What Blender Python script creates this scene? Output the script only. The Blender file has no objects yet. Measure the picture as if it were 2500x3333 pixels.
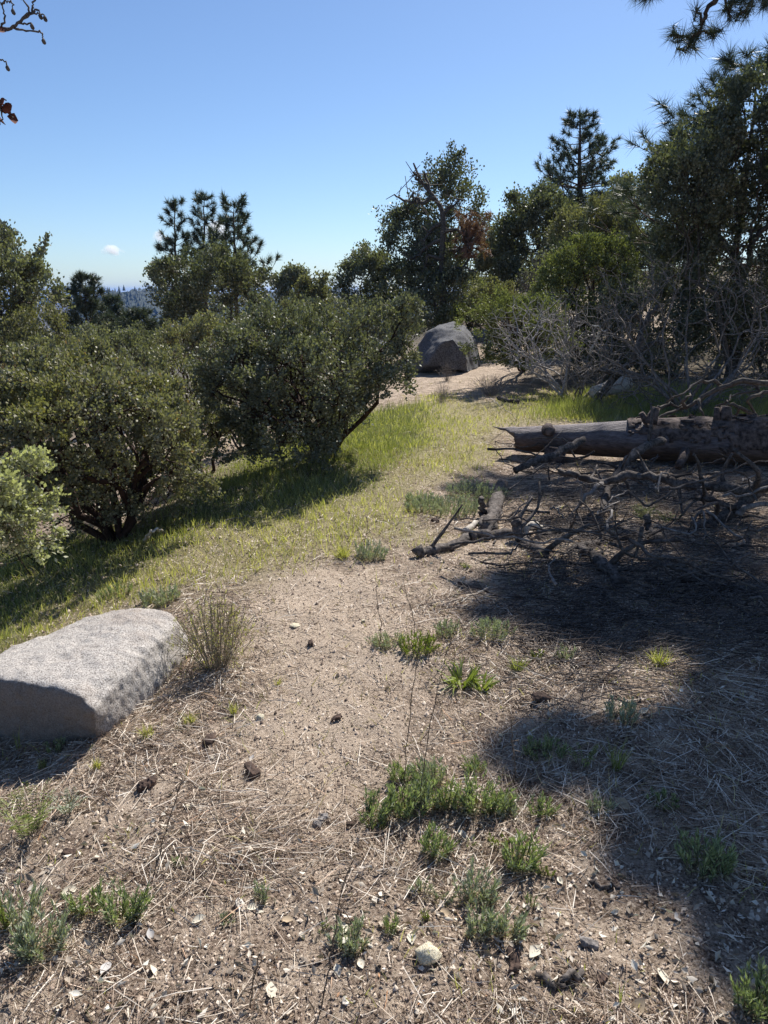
import bpy, math
import numpy as np
from math import radians, sin, cos, tan, pi

# ------------------------------------------------------------------ camera, sky, sun, exposure
S = bpy.context.scene
COL = S.collection
PITCH = radians(16.6)
FPX = 740.0
EYE = 1.6
SUN_AZ = radians(28)      # clockwise from +Y (right of the view)
SUN_EL = radians(48)
cam_d = bpy.data.cameras.new('camera')
cam = bpy.data.objects.new('camera', cam_d)
COL.objects.link(cam)
cam.location = (0, 0, EYE)
cam.rotation_euler = (pi/2 - PITCH, 0, 0)
cam_d.sensor_fit = 'VERTICAL'
cam_d.sensor_height = 36
cam_d.lens = FPX/1024*36
cam_d.clip_start = .05
cam_d.clip_end = 30000
S.camera = cam
S.render.resolution_x, S.render.resolution_y = 768, 1024
S.view_settings.view_transform = 'Standard'
S.view_settings.look = 'None'
S.view_settings.gamma = 1
S.view_settings.use_curve_mapping = False
S.view_settings.exposure = 0.66

world = bpy.data.worlds.new('World')
S.world = world
world.use_nodes = True
wn = world.node_tree
sky = wn.nodes.new('ShaderNodeTexSky')
sky.sky_type = 'NISHITA'
sky.sun_disc = False
sky.sun_elevation = SUN_EL
sky.sun_rotation = SUN_AZ
sky.altitude = 1200
sky.air_density = 1.0
sky.dust_density = 1.0
sky.ozone_density = 1.6
bg = wn.nodes['Background']
bg.inputs['Strength'].default_value = 0.074
tint = wn.nodes.new('ShaderNodeMix'); tint.data_type = 'RGBA'; tint.blend_type = 'MULTIPLY'; tint.inputs[0].default_value = 1
tint.inputs[7].default_value = (.83, .965, 1.13, 1)
wn.links.new(sky.outputs[0], tint.inputs[6]); wn.links.new(tint.outputs[2], bg.inputs['Color'])
S.cycles.volume_bounces = 2

sun_d = bpy.data.lights.new('sun', 'SUN')
sun_d.energy = 5.0
sun_d.angle = radians(.53)
sun_d.color = (1, .955, .88)
sun = bpy.data.objects.new('sun', sun_d)
COL.objects.link(sun)
sun.rotation_euler = (pi/2 - SUN_EL, 0, pi - SUN_AZ)
SUNV = np.array([sin(SUN_AZ)*cos(SUN_EL), cos(SUN_AZ)*cos(SUN_EL), sin(SUN_EL)])
sun.location = tuple(SUNV*60)

# ------------------------------------------------------------------ helpers: noise, terrain, rays
def _hash(ix, iy, iz, seed):
    h = (ix.astype(np.int64)*374761393 + iy.astype(np.int64)*668265263 + iz.astype(np.int64)*1442695041 + seed*974711) & 0xffffffff
    h = ((h ^ (h >> 13))*1274126177) & 0xffffffff
    h = ((h ^ (h >> 16))*2246822519) & 0xffffffff
    return ((h ^ (h >> 15)) & 0xffffff)/float(0xffffff)

def noise3(x, y, z, seed=0):
    x, y, z = np.broadcast_arrays(np.asarray(x, float), np.asarray(y, float), np.asarray(z, float))
    ix, iy, iz = np.floor(x), np.floor(y), np.floor(z)
    fx, fy, fz = x-ix, y-iy, z-iz
    fx, fy, fz = [f*f*(3-2*f) for f in (fx, fy, fz)]
    out = 0
    for dx in (0, 1):
        for dy in (0, 1):
            for dz in (0, 1):
                w = (fx if dx else 1-fx)*(fy if dy else 1-fy)*(fz if dz else 1-fz)
                out = out + w*_hash(ix+dx, iy+dy, iz+dz, seed)
    return out*2-1

def noise2(x, y, seed=0):
    return noise3(x, y, 0*np.asarray(x, float), seed)

def fbm2(x, y, seed=0, o=3):
    return sum(noise2(x*2**i, y*2**i, seed+i)*.5**i for i in range(o))/1.6

def softplus(v, k=1.):
    v = np.asarray(v, float)/k
    return k*np.where(v > 30, v, np.log1p(np.exp(np.minimum(v, 30))))

def sig(v):
    return 1/(1+np.exp(-np.clip(v, -40, 40)))

def edge(y):
    return np.interp(y, [0, 3, 6, 8, 12, 20, 40, 80], [-1.0, -1.0, -1.05, -.7, 0, 1.5, 3, 3])

def height(x, y):
    x = np.asarray(x, float); y = np.asarray(y, float)
    d = softplus(edge(y)-x, .35)
    z = -9*(1-np.exp(-.27*d/9))
    z = z - 60*(1-np.exp(-.11*softplus(y-27, 3)/60))*(1-.75*sig((x-5)/4)*np.exp(-np.maximum(y, 0)/150))
    r = softplus(y-14+.4*(x-3), 1.5)*sig((x-3.0)/1.3)
    z = z + 9*(1-np.exp(-.15*r/9))*np.exp(-np.maximum(y, 0)/200)
    z = z + .05*softplus(x-4, .7)*np.exp(-np.abs(x)/60)
    z = z - .05*softplus(-y-2, 1)*np.exp(-np.abs(y)/80)
    z = z + .045*fbm2(x*.8, y*.8, 11, 3)
    near = np.exp(-(x*x+y*y)/160)
    z = z + near*(.014*noise2(x*4.3, y*4.3, 5) + .008*noise2(x*11, y*11, 6) + .004*noise2(x*27, y*27, 7))
    return z
_z0 = float(height(0., 0.))
_h = height
def height(x, y):
    return _h(x, y) - _z0

CP, SP = cos(PITCH), sin(PITCH)
def ray(dx, dy):
    a = (dx*.46293-384)/FPX; b = (512-dy*.46293)/FPX
    return np.array([a, CP+b*SP, -SP+b*CP])
CAMP = np.array([0, 0, EYE])
_ts = np.geomspace(.6, 4000, 1800)
def hit(dx, dy, lift=0.):
    """ground point seen at photo coordinate (dx, dy)"""
    r = ray(dx, dy)
    P = CAMP+_ts[:, None]*r
    g = P[:, 2]-height(P[:, 0], P[:, 1])-lift
    k = np.argmax(g < 0)
    if g[k] >= 0: k = len(_ts)-1
    a, b = g[k-1], g[k]
    t = _ts[k-1]+(_ts[k]-_ts[k-1])*(a/(a-b+1e-9))
    return CAMP+t*r
def at(dx, dy, Y):
    r = ray(dx, dy)
    return CAMP+r*(Y/r[1])
def gnd(x, y, dz=0):
    return np.array([x, y, float(height(x, y))+dz])
def D_of(P):
    """photo coordinate of world points"""
    P = np.atleast_2d(P)-CAMP
    f = P[:, 1]*CP-P[:, 2]*SP
    u = P[:, 1]*SP+P[:, 2]*CP
    f = np.where(f < .05, .05, f)
    return (P[:, 0]/f*FPX+384)/.46293, (512-u/f*FPX)/.46293

def unit(v):
    v = np.asarray(v, float)
    return v/(np.linalg.norm(v, axis=-1, keepdims=True)+1e-9)

# ------------------------------------------------------------------ helpers: objects
TRIS = [0]
def mesh(name, V, F, mat, smooth=False):
    """F: (n,3) or (n,4) index array, or list of such"""
    me = bpy.data.meshes.new(name)
    V = np.asarray(V, np.float32)
    Fs = F if isinstance(F, list) else [F]
    Fs = [np.asarray(f, np.int32) for f in Fs if len(f)]
    me.vertices.add(len(V)); me.vertices.foreach_set('co', V.ravel())
    nl = sum(f.size for f in Fs); nf = sum(len(f) for f in Fs)
    me.loops.add(nl); me.loops.foreach_set('vertex_index', np.concatenate([f.ravel() for f in Fs]))
    tot = np.concatenate([np.full(len(f), f.shape[1], np.int32) for f in Fs])
    st = np.concatenate([[0], np.cumsum(tot)[:-1]]).astype(np.int32)
    me.polygons.add(nf)
    me.polygons.foreach_set('loop_start', st)
    me.polygons.foreach_set('loop_total', tot)
    if smooth: me.polygons.foreach_set('use_smooth', np.ones(nf, bool))
    me.update(calc_edges=True)
    for m in (mat if isinstance(mat, (list, tuple)) else [mat]):
        me.materials.append(m)
    TRIS[0] += int((tot-2).sum())
    return me

def link(name, me, parent=None, loc=(0, 0, 0)):
    o = bpy.data.objects.new(name, me)
    COL.objects.link(o)
    if parent is not None: o.parent = parent
    o.location = tuple(float(v) for v in loc)
    return o

def tag(o, label=None, cat=None, group=None, kind=None):
    if label: o['label'] = label
    if cat: o['category'] = cat
    if group: o['group'] = group
    if kind: o['kind'] = kind
    return o

def thing(name, label, cat, loc, group=None):
    return tag(link(name, None, None, loc), label, cat, group)

class Geo:
    """collects vertices and faces, joins them into one mesh"""
    def __init__(s): s.V = []; s.T = []; s.Q = []; s.n = 0
    def add(s, V, T=None, Q=None):
        V = np.asarray(V, float).reshape(-1, 3)
        if T is not None and len(T): s.T.append(np.asarray(T)+s.n)
        if Q is not None and len(Q): s.Q.append(np.asarray(Q)+s.n)
        s.V.append(V); s.n += len(V)
    def build(s, name, mat, parent=None, origin=(0, 0, 0), smooth=False, loc=(0, 0, 0)):
        if not s.V: return None
        V = np.concatenate(s.V)-np.asarray(origin)
        F = []
        if s.T: F.append(np.concatenate(s.T))
        if s.Q: F.append(np.concatenate(s.Q))
        return link(name, mesh(name, V, F, mat, smooth), parent, loc)

def ringtube(g, P, R, k=7, rng=None, rough=0., cap=True):
    """continuous tube along polyline P with radii R"""
    P = np.asarray(P, float); R = np.broadcast_to(np.asarray(R, float), (len(P),))
    T = unit(np.gradient(P, axis=0))
    ref = np.array([0, 0, 1.]) if abs(T[0][2]) < .9 else np.array([1., 0, 0])
    N = np.zeros_like(P); n = unit(np.cross(T[0], ref))
    for i in range(len(P)):
        n = unit(n - T[i]*np.dot(n, T[i])); N[i] = n
    B = np.cross(T, N)
    a = np.arange(k)/k*2*pi
    rr = R[:, None]*np.ones((1, k))
    if rough and rng is not None: rr = rr*(1+rough*rng.uniform(-1, 1, rr.shape))
    V = P[:, None]+rr[..., None]*(np.cos(a)[None, :, None]*N[:, None]+np.sin(a)[None, :, None]*B[:, None])
    m = len(P)
    i = np.arange(m-1)[:, None]*k; j = np.arange(k)[None]; j2 = (j+1) % k
    Q = np.stack([i+j, i+j2, i+k+j2, i+k+j], -1).reshape(-1, 4)
    V = V.reshape(-1, 3); Tt = []
    if cap:
        c = len(V); V = np.vstack([V, P[0], P[-1]])
        for q in range(k):
            Tt.append((c, (q+1) % k, q)); Tt.append((c+1, (m-1)*k+q, (m-1)*k+(q+1) % k))
    g.add(V, Tt, Q)

def segs(g, A, B, ra, rb, k=3):
    """many straight prisms at once"""
    A = np.asarray(A, float); B = np.asarray(B, float)
    if not len(A): return
    ra = np.broadcast_to(ra, (len(A),)); rb = np.broadcast_to(rb, (len(A),))
    d = unit(B-A)
    ref = np.where(np.abs(d[:, 2:3]) < .9, np.array([[0, 0, 1.]]), np.array([[1., 0, 0]]))
    n = unit(np.cross(d, ref)); b = np.cross(d, n)
    a = np.arange(k)/k*2*pi
    off = np.cos(a)[None, :, None]*n[:, None]+np.sin(a)[None, :, None]*b[:, None]
    V = np.concatenate([A[:, None]+off*ra[:, None, None], B[:, None]+off*rb[:, None, None]], 1)
    m = len(A); i = np.arange(m)[:, None]*2*k; j = np.arange(k)[None]; j2 = (j+1) % k
    Q = np.stack([i+j, i+j2, i+k+j2, i+k+j], -1).reshape(-1, 4)
    g.add(V.reshape(-1, 3), None, Q)

def curve(P, n=5, rng=None, wob=0.):
    """smooth resample of a polyline (Catmull-Rom) with optional wobble"""
    P = np.asarray(P, float)
    E = np.vstack([2*P[0]-P[1], P, 2*P[-1]-P[-2]])
    out = []
    for i in range(1, len(E)-2):
        for t in np.arange(n)/n:
            p0, p1, p2, p3 = E[i-1], E[i], E[i+1], E[i+2]
            out.append(.5*((2*p1)+(-p0+p2)*t+(2*p0-5*p1+4*p2-p3)*t*t+(-p0+3*p1-3*p2+p3)*t**3))
    out.append(P[-1]); out = np.array(out)
    if rng is not None and wob: out[1:-1] += rng.normal(0, wob, (len(out)-2, 3))
    return out

def leaves(g, B, A, L, W, rng, fold=.25):
    """folded rhombic leaves: base B, direction A, length L, half width W"""
    n = len(B); A = unit(A)
    s = unit(np.cross(A, rng.normal(size=(n, 3)))); nn = np.cross(A, s)
    L = np.broadcast_to(L, (n,))[:, None]; W = np.broadcast_to(W, (n,))[:, None]
    m = B+A*L*.5+nn*W*fold
    V = np.stack([B, m+s*W, B+A*L, m-s*W], 1).reshape(-1, 3)
    i = np.arange(n)[:, None]*4
    T = np.concatenate([i+[[0, 1, 2]], i+[[0, 2, 3]]], 1).reshape(-1, 3)
    g.add(V, T)

def blades(g, B, D, L, W, rng, bend=.35):
    """grass blades / needles: curved tapering, 3 triangles each"""
    n = len(B); D = unit(D)
    L = np.broadcast_to(L, (n,))[:, None]; W = np.broadcast_to(W, (n,))[:, None]
    s = unit(np.cross(D, rng.normal(size=(n, 3)))); nn = np.cross(D, s)
    m = B+D*L*.5
    t = B+D*L+nn*L*bend*rng.uniform(-1, 1, (n, 1))+np.array([0, 0, -1])*L*bend*.4*rng.uniform(0, 1, (n, 1))
    V = np.stack([B-s*W, B+s*W, m+s*W*.8, m-s*W*.8, t], 1).reshape(-1, 3)
    i = np.arange(n)[:, None]*5
    T = np.concatenate([i+[[0, 1, 2]], i+[[0, 2, 3]], i+[[3, 2, 4]]], 1).reshape(-1, 3)
    g.add(V, T)

def needles(g, B, D, L, W, rng):
    n = len(B); D = unit(D)
    L = np.broadcast_to(L, (n,))[:, None]; W = np.broadcast_to(W, (n,))[:, None]
    s = unit(np.cross(D, rng.normal(size=(n, 3))))
    V = np.stack([B-s*W, B+s*W, B+D*L], 1).reshape(-1, 3)
    g.add(V, np.arange(3*n).reshape(-1, 3))

# ------------------------------------------------------------------ materials
def mat(name):
    m = bpy.data.materials.new(name); m.use_nodes = True
    nt = m.node_tree
    return m, nt, nt.nodes['Principled BSDF'], nt.nodes['Material Output']
def N(nt, t, **kw):
    n = nt.nodes.new(t)
    for k, v in kw.items():
        if k in n.inputs: n.inputs[k].default_value = v
        else: setattr(n, k, v)
    return n
def ramp(nt, stops, src):
    r = nt.nodes.new('ShaderNodeValToRGB')
    e = r.color_ramp.elements
    while len(e) < len(stops): e.new(.5)
    for k, (p, c) in enumerate(stops):
        e[k].position = p; e[k].color = (*c, 1)
    nt.links.new(src, r.inputs[0])
    return r.outputs[0]
def noise_node(nt, scale, detail=4, rough=.6, coord='Object', stretch=None):
    tc = nt.nodes.new('ShaderNodeTexCoord')
    n = N(nt, 'ShaderNodeTexNoise', Scale=scale, Detail=detail, Roughness=rough)
    src = tc.outputs[coord]
    if stretch:
        mp = nt.nodes.new('ShaderNodeMapping'); mp.inputs['Scale'].default_value = stretch
        nt.links.new(src, mp.inputs[0]); src = mp.outputs[0]
    nt.links.new(src, n.inputs['Vector'])
    return n.outputs['Fac']
def mixc(nt, a, b, fac, blend='MIX'):
    m = nt.nodes.new('ShaderNodeMix'); m.data_type = 'RGBA'; m.blend_type = blend
    for sock, v in ((m.inputs[0], fac), (m.inputs[6], a), (m.inputs[7], b)):
        if hasattr(v, 'is_linked'): nt.links.new(v, sock)
        elif isinstance(v, tuple): sock.default_value = (*v, 1)
        else: sock.default_value = v
    return m.outputs[2]
def bump(nt, bs, src, strength, dist):
    b = N(nt, 'ShaderNodeBump', Strength=strength, Distance=dist)
    nt.links.new(src, b.inputs['Height'])
    if bs.inputs['Normal'].is_linked:
        nt.links.new(bs.inputs['Normal'].links[0].from_socket, b.inputs['Normal'])
    nt.links.new(b.outputs[0], bs.inputs['Normal'])

def leaf_mat(name, stops, rough=.45, trans=.25, patch=None, pscale=2.5, spec=.5):
    m, nt, bs, out = mat(name)
    geo = nt.nodes.new('ShaderNodeNewGeometry'); stops = [(p_, tuple(v*1.1 for v in c_)) for p_, c_ in stops]
    c = ramp(nt, stops, geo.outputs['Random Per Island'])
    if patch:
        f = noise_node(nt, pscale, 2)
        mr = N(nt, 'ShaderNodeMapRange'); mr.inputs[1].default_value = .52; mr.inputs[2].default_value = .72
        nt.links.new(f, mr.inputs[0])
        c = mixc(nt, c, patch, mr.outputs[0])
    nt.links.new(c, bs.inputs['Base Color'])
    bs.inputs['Roughness'].default_value = rough
    bs.inputs['Specular IOR Level'].default_value = spec
    if trans:
        tr = nt.nodes.new('ShaderNodeBsdfTranslucent')
        nt.links.new(mixc(nt, c, (.9, 1.0, .35), 1., 'MULTIPLY'), tr.inputs[0])
        mx = nt.nodes.new('ShaderNodeMixShader'); mx.inputs[0].default_value = trans
        nt.links.new(bs.outputs[0], mx.inputs[1]); nt.links.new(tr.outputs[0], mx.inputs[2])
        nt.links.new(mx.outputs[0], out.inputs[0])
    return m

def bark_mat(name, dark, light, scale=30, rough=.9, stretch=None, b=.6, dist=.01, extra=None):
    m, nt, bs, out = mat(name)
    f = noise_node(nt, scale, 6, .65, stretch=stretch)
    c = ramp(nt, [(.35, dark), (.62, light)], f)
    if extra:
        f2 = noise_node(nt, scale*.2, 3)
        mr = N(nt, 'ShaderNodeMapRange'); mr.inputs[1].default_value = .5; mr.inputs[2].default_value = .65
        nt.links.new(f2, mr.inputs[0]); c = mixc(nt, c, extra, mr.outputs[0])
    nt.links.new(c, bs.inputs['Base Color'])
    bs.inputs['Roughness'].default_value = rough
    bs.inputs['Specular IOR Level'].default_value = .25
    bump(nt, bs, f, b, dist)
    return m

M = {}
M['manz'] = leaf_mat('manzanita_leaf', [(0, (.13, .128, .085)), (.5, (.215, .208, .14)), (.85, (.29, .275, .195)), (.96, (.38, .36, .27)), (1, (.30, .17, .10))], .5, .3, patch=(.28, .265, .12), pscale=1.6, spec=.3)
M['manz_dark'] = leaf_mat('dark_manzanita_leaf', [(0, (.10, .105, .073)), (.6, (.17, .175, .125)), (1, (.29, .285, .215))], .5, .25, spec=.3)
M['manz_pale'] = leaf_mat('pale_manzanita_leaf', [(0, (.27, .275, .19)), (.6, (.40, .40, .29)), (1, (.55, .54, .43))], .5, .35, spec=.35)
M['oak'] = leaf_mat('oak_leaf', [(0, (.08, .086, .06)), (.6, (.135, .142, .10)), (1, (.24, .24, .18))], .5, .28, spec=.3)
M['oak_grey'] = leaf_mat('grey_oak_leaf', [(0, (.13, .135, .098)), (.6, (.20, .203, .15)), (1, (.31, .305, .24))], .5, .3, spec=.3)
M['olive'] = leaf_mat('olive_shrub_leaf', [(0, (.13, .128, .075)), (.6, (.205, .195, .118)), (1, (.30, .28, .185))], .55, .3, spec=.25)
M['bright'] = leaf_mat('bright_green_leaf', [(0, (.10, .115, .055)), (.6, (.17, .187, .09)), (1, (.27, .275, .15))], .5, .32, spec=.3)
M['pine'] = leaf_mat('pine_needle', [(0, (.045, .06, .042)), (.6, (.08, .10, .072)), (1, (.15, .165, .125))], .5, .15, spec=.3)
M['deadneedle'] = leaf_mat('dead_needle', [(0, (.16, .08, .055)), (1, (.31, .18, .13))], .7, .2)
M['fir'] = leaf_mat('far_conifer', [(0, (.014, .022, .014)), (1, (.032, .045, .028))], .9, 0)
M['bark'] = bark_mat('manzanita_bark', (.025, .015, .012), (.075, .042, .033), 25)
M['oakbark'] = bark_mat('oak_bark', (.04, .035, .03), (.14, .12, .105), 30)
M['pinebark'] = bark_mat('pine_bark', (.035, .024, .02), (.13, .085, .065), 14)
M['grey'] = bark_mat('dead_grey_wood', (.08, .07, .066), (.27, .245, .23), 40, stretch=(1, 1, .3))
M['twig'] = bark_mat('dead_branch_bark', (.03, .025, .023), (.17, .145, .13), 45, extra=(.05, .038, .033))
M['silver'] = bark_mat('silvery_dead_wood', (.20, .18, .18), (.46, .43, .42), 40)
M['pale'] = bark_mat('bleached_wood', (.32, .28, .24), (.6, .55, .48), 35)

# ------------------------------------------------------------------ ground
def inpoly(x, y, poly):
    poly = np.asarray(poly); n = len(poly)
    c = np.zeros(np.shape(x), bool); j = n-1
    for i in range(n):
        xi, yi = poly[i]; xj, yj = poly[j]
        c ^= ((yi > y) != (yj > y)) & (x < (xj-xi)*(y-yi)/(yj-yi+1e-12)+xi)
        j = i
    return c
def polydist(x, y, poly):
    poly = np.asarray(poly); n = len(poly); d = np.full(np.shape(x), 1e9)
    for i in range(n):
        a = poly[i]; b = poly[(i+1) % n]; ab = b-a
        t = np.clip(((x-a[0])*ab[0]+(y-a[1])*ab[1])/(ab@ab+1e-12), 0, 1)
        d = np.minimum(d, np.hypot(x-a[0]-t*ab[0], y-a[1]-t*ab[1]))
    return np.where(inpoly(x, y, poly), d, -d)
class Region:
    def __init__(s, D, soft=.15):
        s.P = np.array([hit(*p)[:2] for p in D]); s.soft = soft
    def __call__(s, x, y):
        d = polydist(x, y, s.P)+.22*fbm2(x*2.2, y*2.2, 31, 3)
        return sig(d/s.soft*2)
R_meadow = Region([(-500, 1500), (-500, 1250), (0, 1215), (160, 1195), (300, 1165), (450, 1080), (600, 960), (800, 905), (900, 862), (960, 850), (1040, 868), (1180, 845), (1400, 838), (1900, 850), (1900, 905), (1070, 922), (1090, 990), (960, 1045), (890, 1080), (930, 1130), (900, 1170), (800, 1185), (690, 1195), (560, 1235), (430, 1270), (330, 1315), (180, 1345), (0, 1470)], .18)
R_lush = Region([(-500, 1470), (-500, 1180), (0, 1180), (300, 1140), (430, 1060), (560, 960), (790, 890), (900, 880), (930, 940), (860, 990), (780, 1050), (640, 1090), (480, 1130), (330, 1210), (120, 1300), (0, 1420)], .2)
R_sand = Region([(560, 1300), (700, 1225), (830, 1225), (900, 1290), (930, 1400), (900, 1520), (860, 1700), (760, 1820), (600, 1800), (560, 1650), (590, 1500), (520, 1400)], .12)
R_sandfar = Region([(895, 790), (1120, 785), (1150, 840), (1020, 850), (940, 838), (910, 845)], .5)
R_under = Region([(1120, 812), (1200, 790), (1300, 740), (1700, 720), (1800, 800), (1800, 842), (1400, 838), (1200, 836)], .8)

def polar(rs, angs):
    r, a = np.meshgrid(rs, angs, indexing='ij')
    x = r*np.sin(a); y = r*np.cos(a)
    return x, y
def ground():
    dense = np.linspace(-36, 36, 250); coarse = np.linspace(36, 324, 42)[1:-1]
    angs = np.radians(np.concatenate([dense, coarse]))
    rs = np.concatenate([np.geomspace(.35, 20, 330), np.geomspace(20, 9000, 90)[1:]])
    x, y = polar(rs, angs)
    z = height(x, y)
    nr, na = x.shape
    V = np.stack([x, y, z], -1).reshape(-1, 3)
    i = np.arange(nr-1)[:, None]*na; j = np.arange(na)[None]; j2 = (j+1) % na
    Q = np.stack([i+j, i+na+j, i+na+j2, i+j2], -1).reshape(-1, 4)
    V = np.vstack([V, [0, 0, float(height(0., 0.))]]); c = len(V)-1
    T = np.stack([np.full(na, c), np.arange(na), (np.arange(na)+1) % na], -1)
    me = mesh('ground', V, [T, Q], M['ground'], True)
    X, Y = V[:, 0], V[:, 1]
    ca = me.color_attributes.new('cover', 'FLOAT_COLOR', 'POINT')
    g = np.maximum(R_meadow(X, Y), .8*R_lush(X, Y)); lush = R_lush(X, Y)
    s = np.maximum(R_sand(X, Y), .35*R_sandfar(X, Y))
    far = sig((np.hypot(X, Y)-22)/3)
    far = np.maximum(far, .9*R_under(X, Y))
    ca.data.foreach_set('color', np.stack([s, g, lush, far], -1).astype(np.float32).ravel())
    o = link('ground', me); tag(o, kind='structure')
    return o
m, nt, bs, out = mat('ground'); M['ground'] = m
att = nt.nodes.new('ShaderNodeVertexColor'); att.layer_name = 'cover'
sep = nt.nodes.new('ShaderNodeSeparateColor'); nt.links.new(att.outputs[0], sep.inputs[0])
n1 = noise_node(nt, 90, 8, .75); n2 = noise_node(nt, 7, 6, .65); n3 = noise_node(nt, 320, 3, .6)
sandc = ramp(nt, [(.34, (.17, .12, .085)), (.42, (.45, .35, .265)), (.55, (.68, .55, .43))], n1)
soil = ramp(nt, [(.37, (.05, .034, .025)), (.47, (.20, .142, .105)), (.58, (.50, .395, .31))], n1)
mr = N(nt, 'ShaderNodeMapRange'); mr.inputs[1].default_value = .42; mr.inputs[2].default_value = .62
nt.links.new(n2, mr.inputs[0])
base = mixc(nt, soil, sandc, mr.outputs[0])
base = mixc(nt, base, sandc, sep.outputs[0])
grassc = ramp(nt, [(.3, (.16, .135, .07)), (.5, (.33, .29, .15)), (.7, (.47, .41, .25))], n1)
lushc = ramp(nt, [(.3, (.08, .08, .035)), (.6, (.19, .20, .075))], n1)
gm = nt.nodes.new('ShaderNodeMath'); gm.operation = 'MULTIPLY'; gm.inputs[1].default_value = .85
nt.links.new(sep.outputs[1], gm.inputs[0])
base = mixc(nt, base, grassc, gm.outputs[0])
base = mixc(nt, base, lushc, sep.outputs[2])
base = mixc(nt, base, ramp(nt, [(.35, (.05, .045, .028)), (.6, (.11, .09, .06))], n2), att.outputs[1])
nt.links.new(base, bs.inputs['Base Color'])
bs.inputs['Roughness'].default_value = .95; bs.inputs['Specular IOR Level'].default_value = .15
bump(nt, bs, n1, 1.0, .022); bump(nt, bs, n3, .9, .007)
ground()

# ------------------------------------------------------------------ plants: generic builders
def lobes_of(center, radii, n, rng, lump=.42, spread=(.45, .80), lo=-1, box=4):
    L = []
    for _ in range(n):
        u = unit(rng.normal(size=3)); u = u/np.sum(np.abs(u)**(box*1.))**(1/box) if box else u; u[2] = max(u[2], lo)
        c = center+radii*u*rng.uniform(*spread)
        r = np.mean(radii[:2])*lump*rng.uniform(.7, 1.25)
        L.append((c, np.array([r, r, min(r, radii[2]*lump*1.4)*rng.uniform(.75, 1.1)])))
    L.append((center, radii*.6))
    return L
def sample_lobes(L, n, rng, low=-.75, inner=.12):
    C = np.array([l[0] for l in L]); R = np.array([l[1] for l in L])
    w = R[:, 0]**2; w = w/w.sum(); out = []; dirs = []; got = 0
    while got < n:
        k = rng.choice(len(L), n*2, p=w)
        u = unit(rng.normal(size=(n*2, 3))); u[:, 2] = np.where(u[:, 2] < low, -u[:, 2], u[:, 2])
        q = rng.uniform(.78, 1.04, (n*2, 1))
        P = C[k]+R[k]*u*q
        sh = rng.random((n*2, 1)) < .05; P = np.where(sh, C[k]+R[k]*(u+[0, 0, .25])*rng.uniform(1.08, 1.35, (n*2, 1)), P)
        dd = np.linalg.norm((P[:, None]-C[None])/R[None], axis=2)
        dd[np.arange(n*2), k] = 9
        ok = (dd.min(1) > .82) | (rng.random(n*2) < inner)
        out.append(P[ok]); dirs.append(u[ok]); got += ok.sum()
    return np.concatenate(out)[:n], np.concatenate(dirs)[:n]

TERM = []
def grow(p, P, rng, S_, rt=.004, power=.46, pull=.42, wob=.09, depth=0, stem=None, minz=None):
    """recursive branching from p to all targets P; S_ collects (a,b,ra,rb,stem)"""
    n = len(P)
    r = rt*n**power
    if n == 1:
        a = p; b = P[0]; L = np.linalg.norm(b-a)
        m_ = (a+b)/2+rng.normal(0, wob*.8*L, 3)
        S_.append((a, m_, rt*1.3, rt, stem)); S_.append((m_, b, rt, rt*.5, stem)); TERM.append((a, m_, b)); return
    c = P.mean(0); L = np.linalg.norm(c-p)
    q = p+(c-p)*pull*rng.uniform(.7, 1.25)+rng.normal(0, wob*L, 3)*np.array([1, 1, .6])
    m_ = (p+q)/2+rng.normal(0, wob*L*.45, 3)
    r2 = r*.88
    S_.append((p, m_, r, (r+r2)/2, stem)); S_.append((m_, q, (r+r2)/2, r2, stem))
    X = P-q
    if n == 2: s = np.array([True, False])
    else:
        U = unit(X-X.mean(0)*.3) if rng.random() < .6 else X
        _, _, vt = np.linalg.svd(U-U.mean(0), full_matrices=False)
        v = vt[0]+.35*rng.normal(size=3)
        t = (U-U.mean(0))@v
        s = t > np.quantile(t, rng.uniform(.35, .65))
        if s.all() or not s.any(): s = np.arange(n) < n//2
    grow(q, P[s], rng, S_, rt, power, pull, wob, depth+1, stem, minz)
    grow(q, P[~s], rng, S_, rt, power, pull, wob, depth+1, stem, minz)

def build_branches(root, S_, thick, bark, origin, stemname='stem', twigmat=None, k=6):
    stems = {}
    tw = [s for s in S_ if max(s[2], s[3]) < thick]
    for s in S_:
        if max(s[2], s[3]) >= thick: stems.setdefault(s[4], []).append(s)
    for key in stems:
        g = Geo(); L = stems[key]
        A = np.array([s[0] for s in L]); B = np.array([s[1] for s in L])
        ra = np.array([s[2] for s in L]); rb = np.array([s[3] for s in L])
        d = unit(B-A)
        segs(g, A-d*ra[:, None]*.35, B+d*rb[:, None]*.35, ra, rb, k)
        g.build('trunk' if key == 'trunk' else stemname, bark, root, origin, True)
    if tw:
        g = Geo()
        segs(g, np.array([s[0] for s in tw]), np.array([s[1] for s in tw]), np.array([s[2] for s in tw]), np.array([s[3] for s in tw]), 3)
        tag(g.build('twigs', twigmat or bark, root, origin), kind='stuff')

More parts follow.
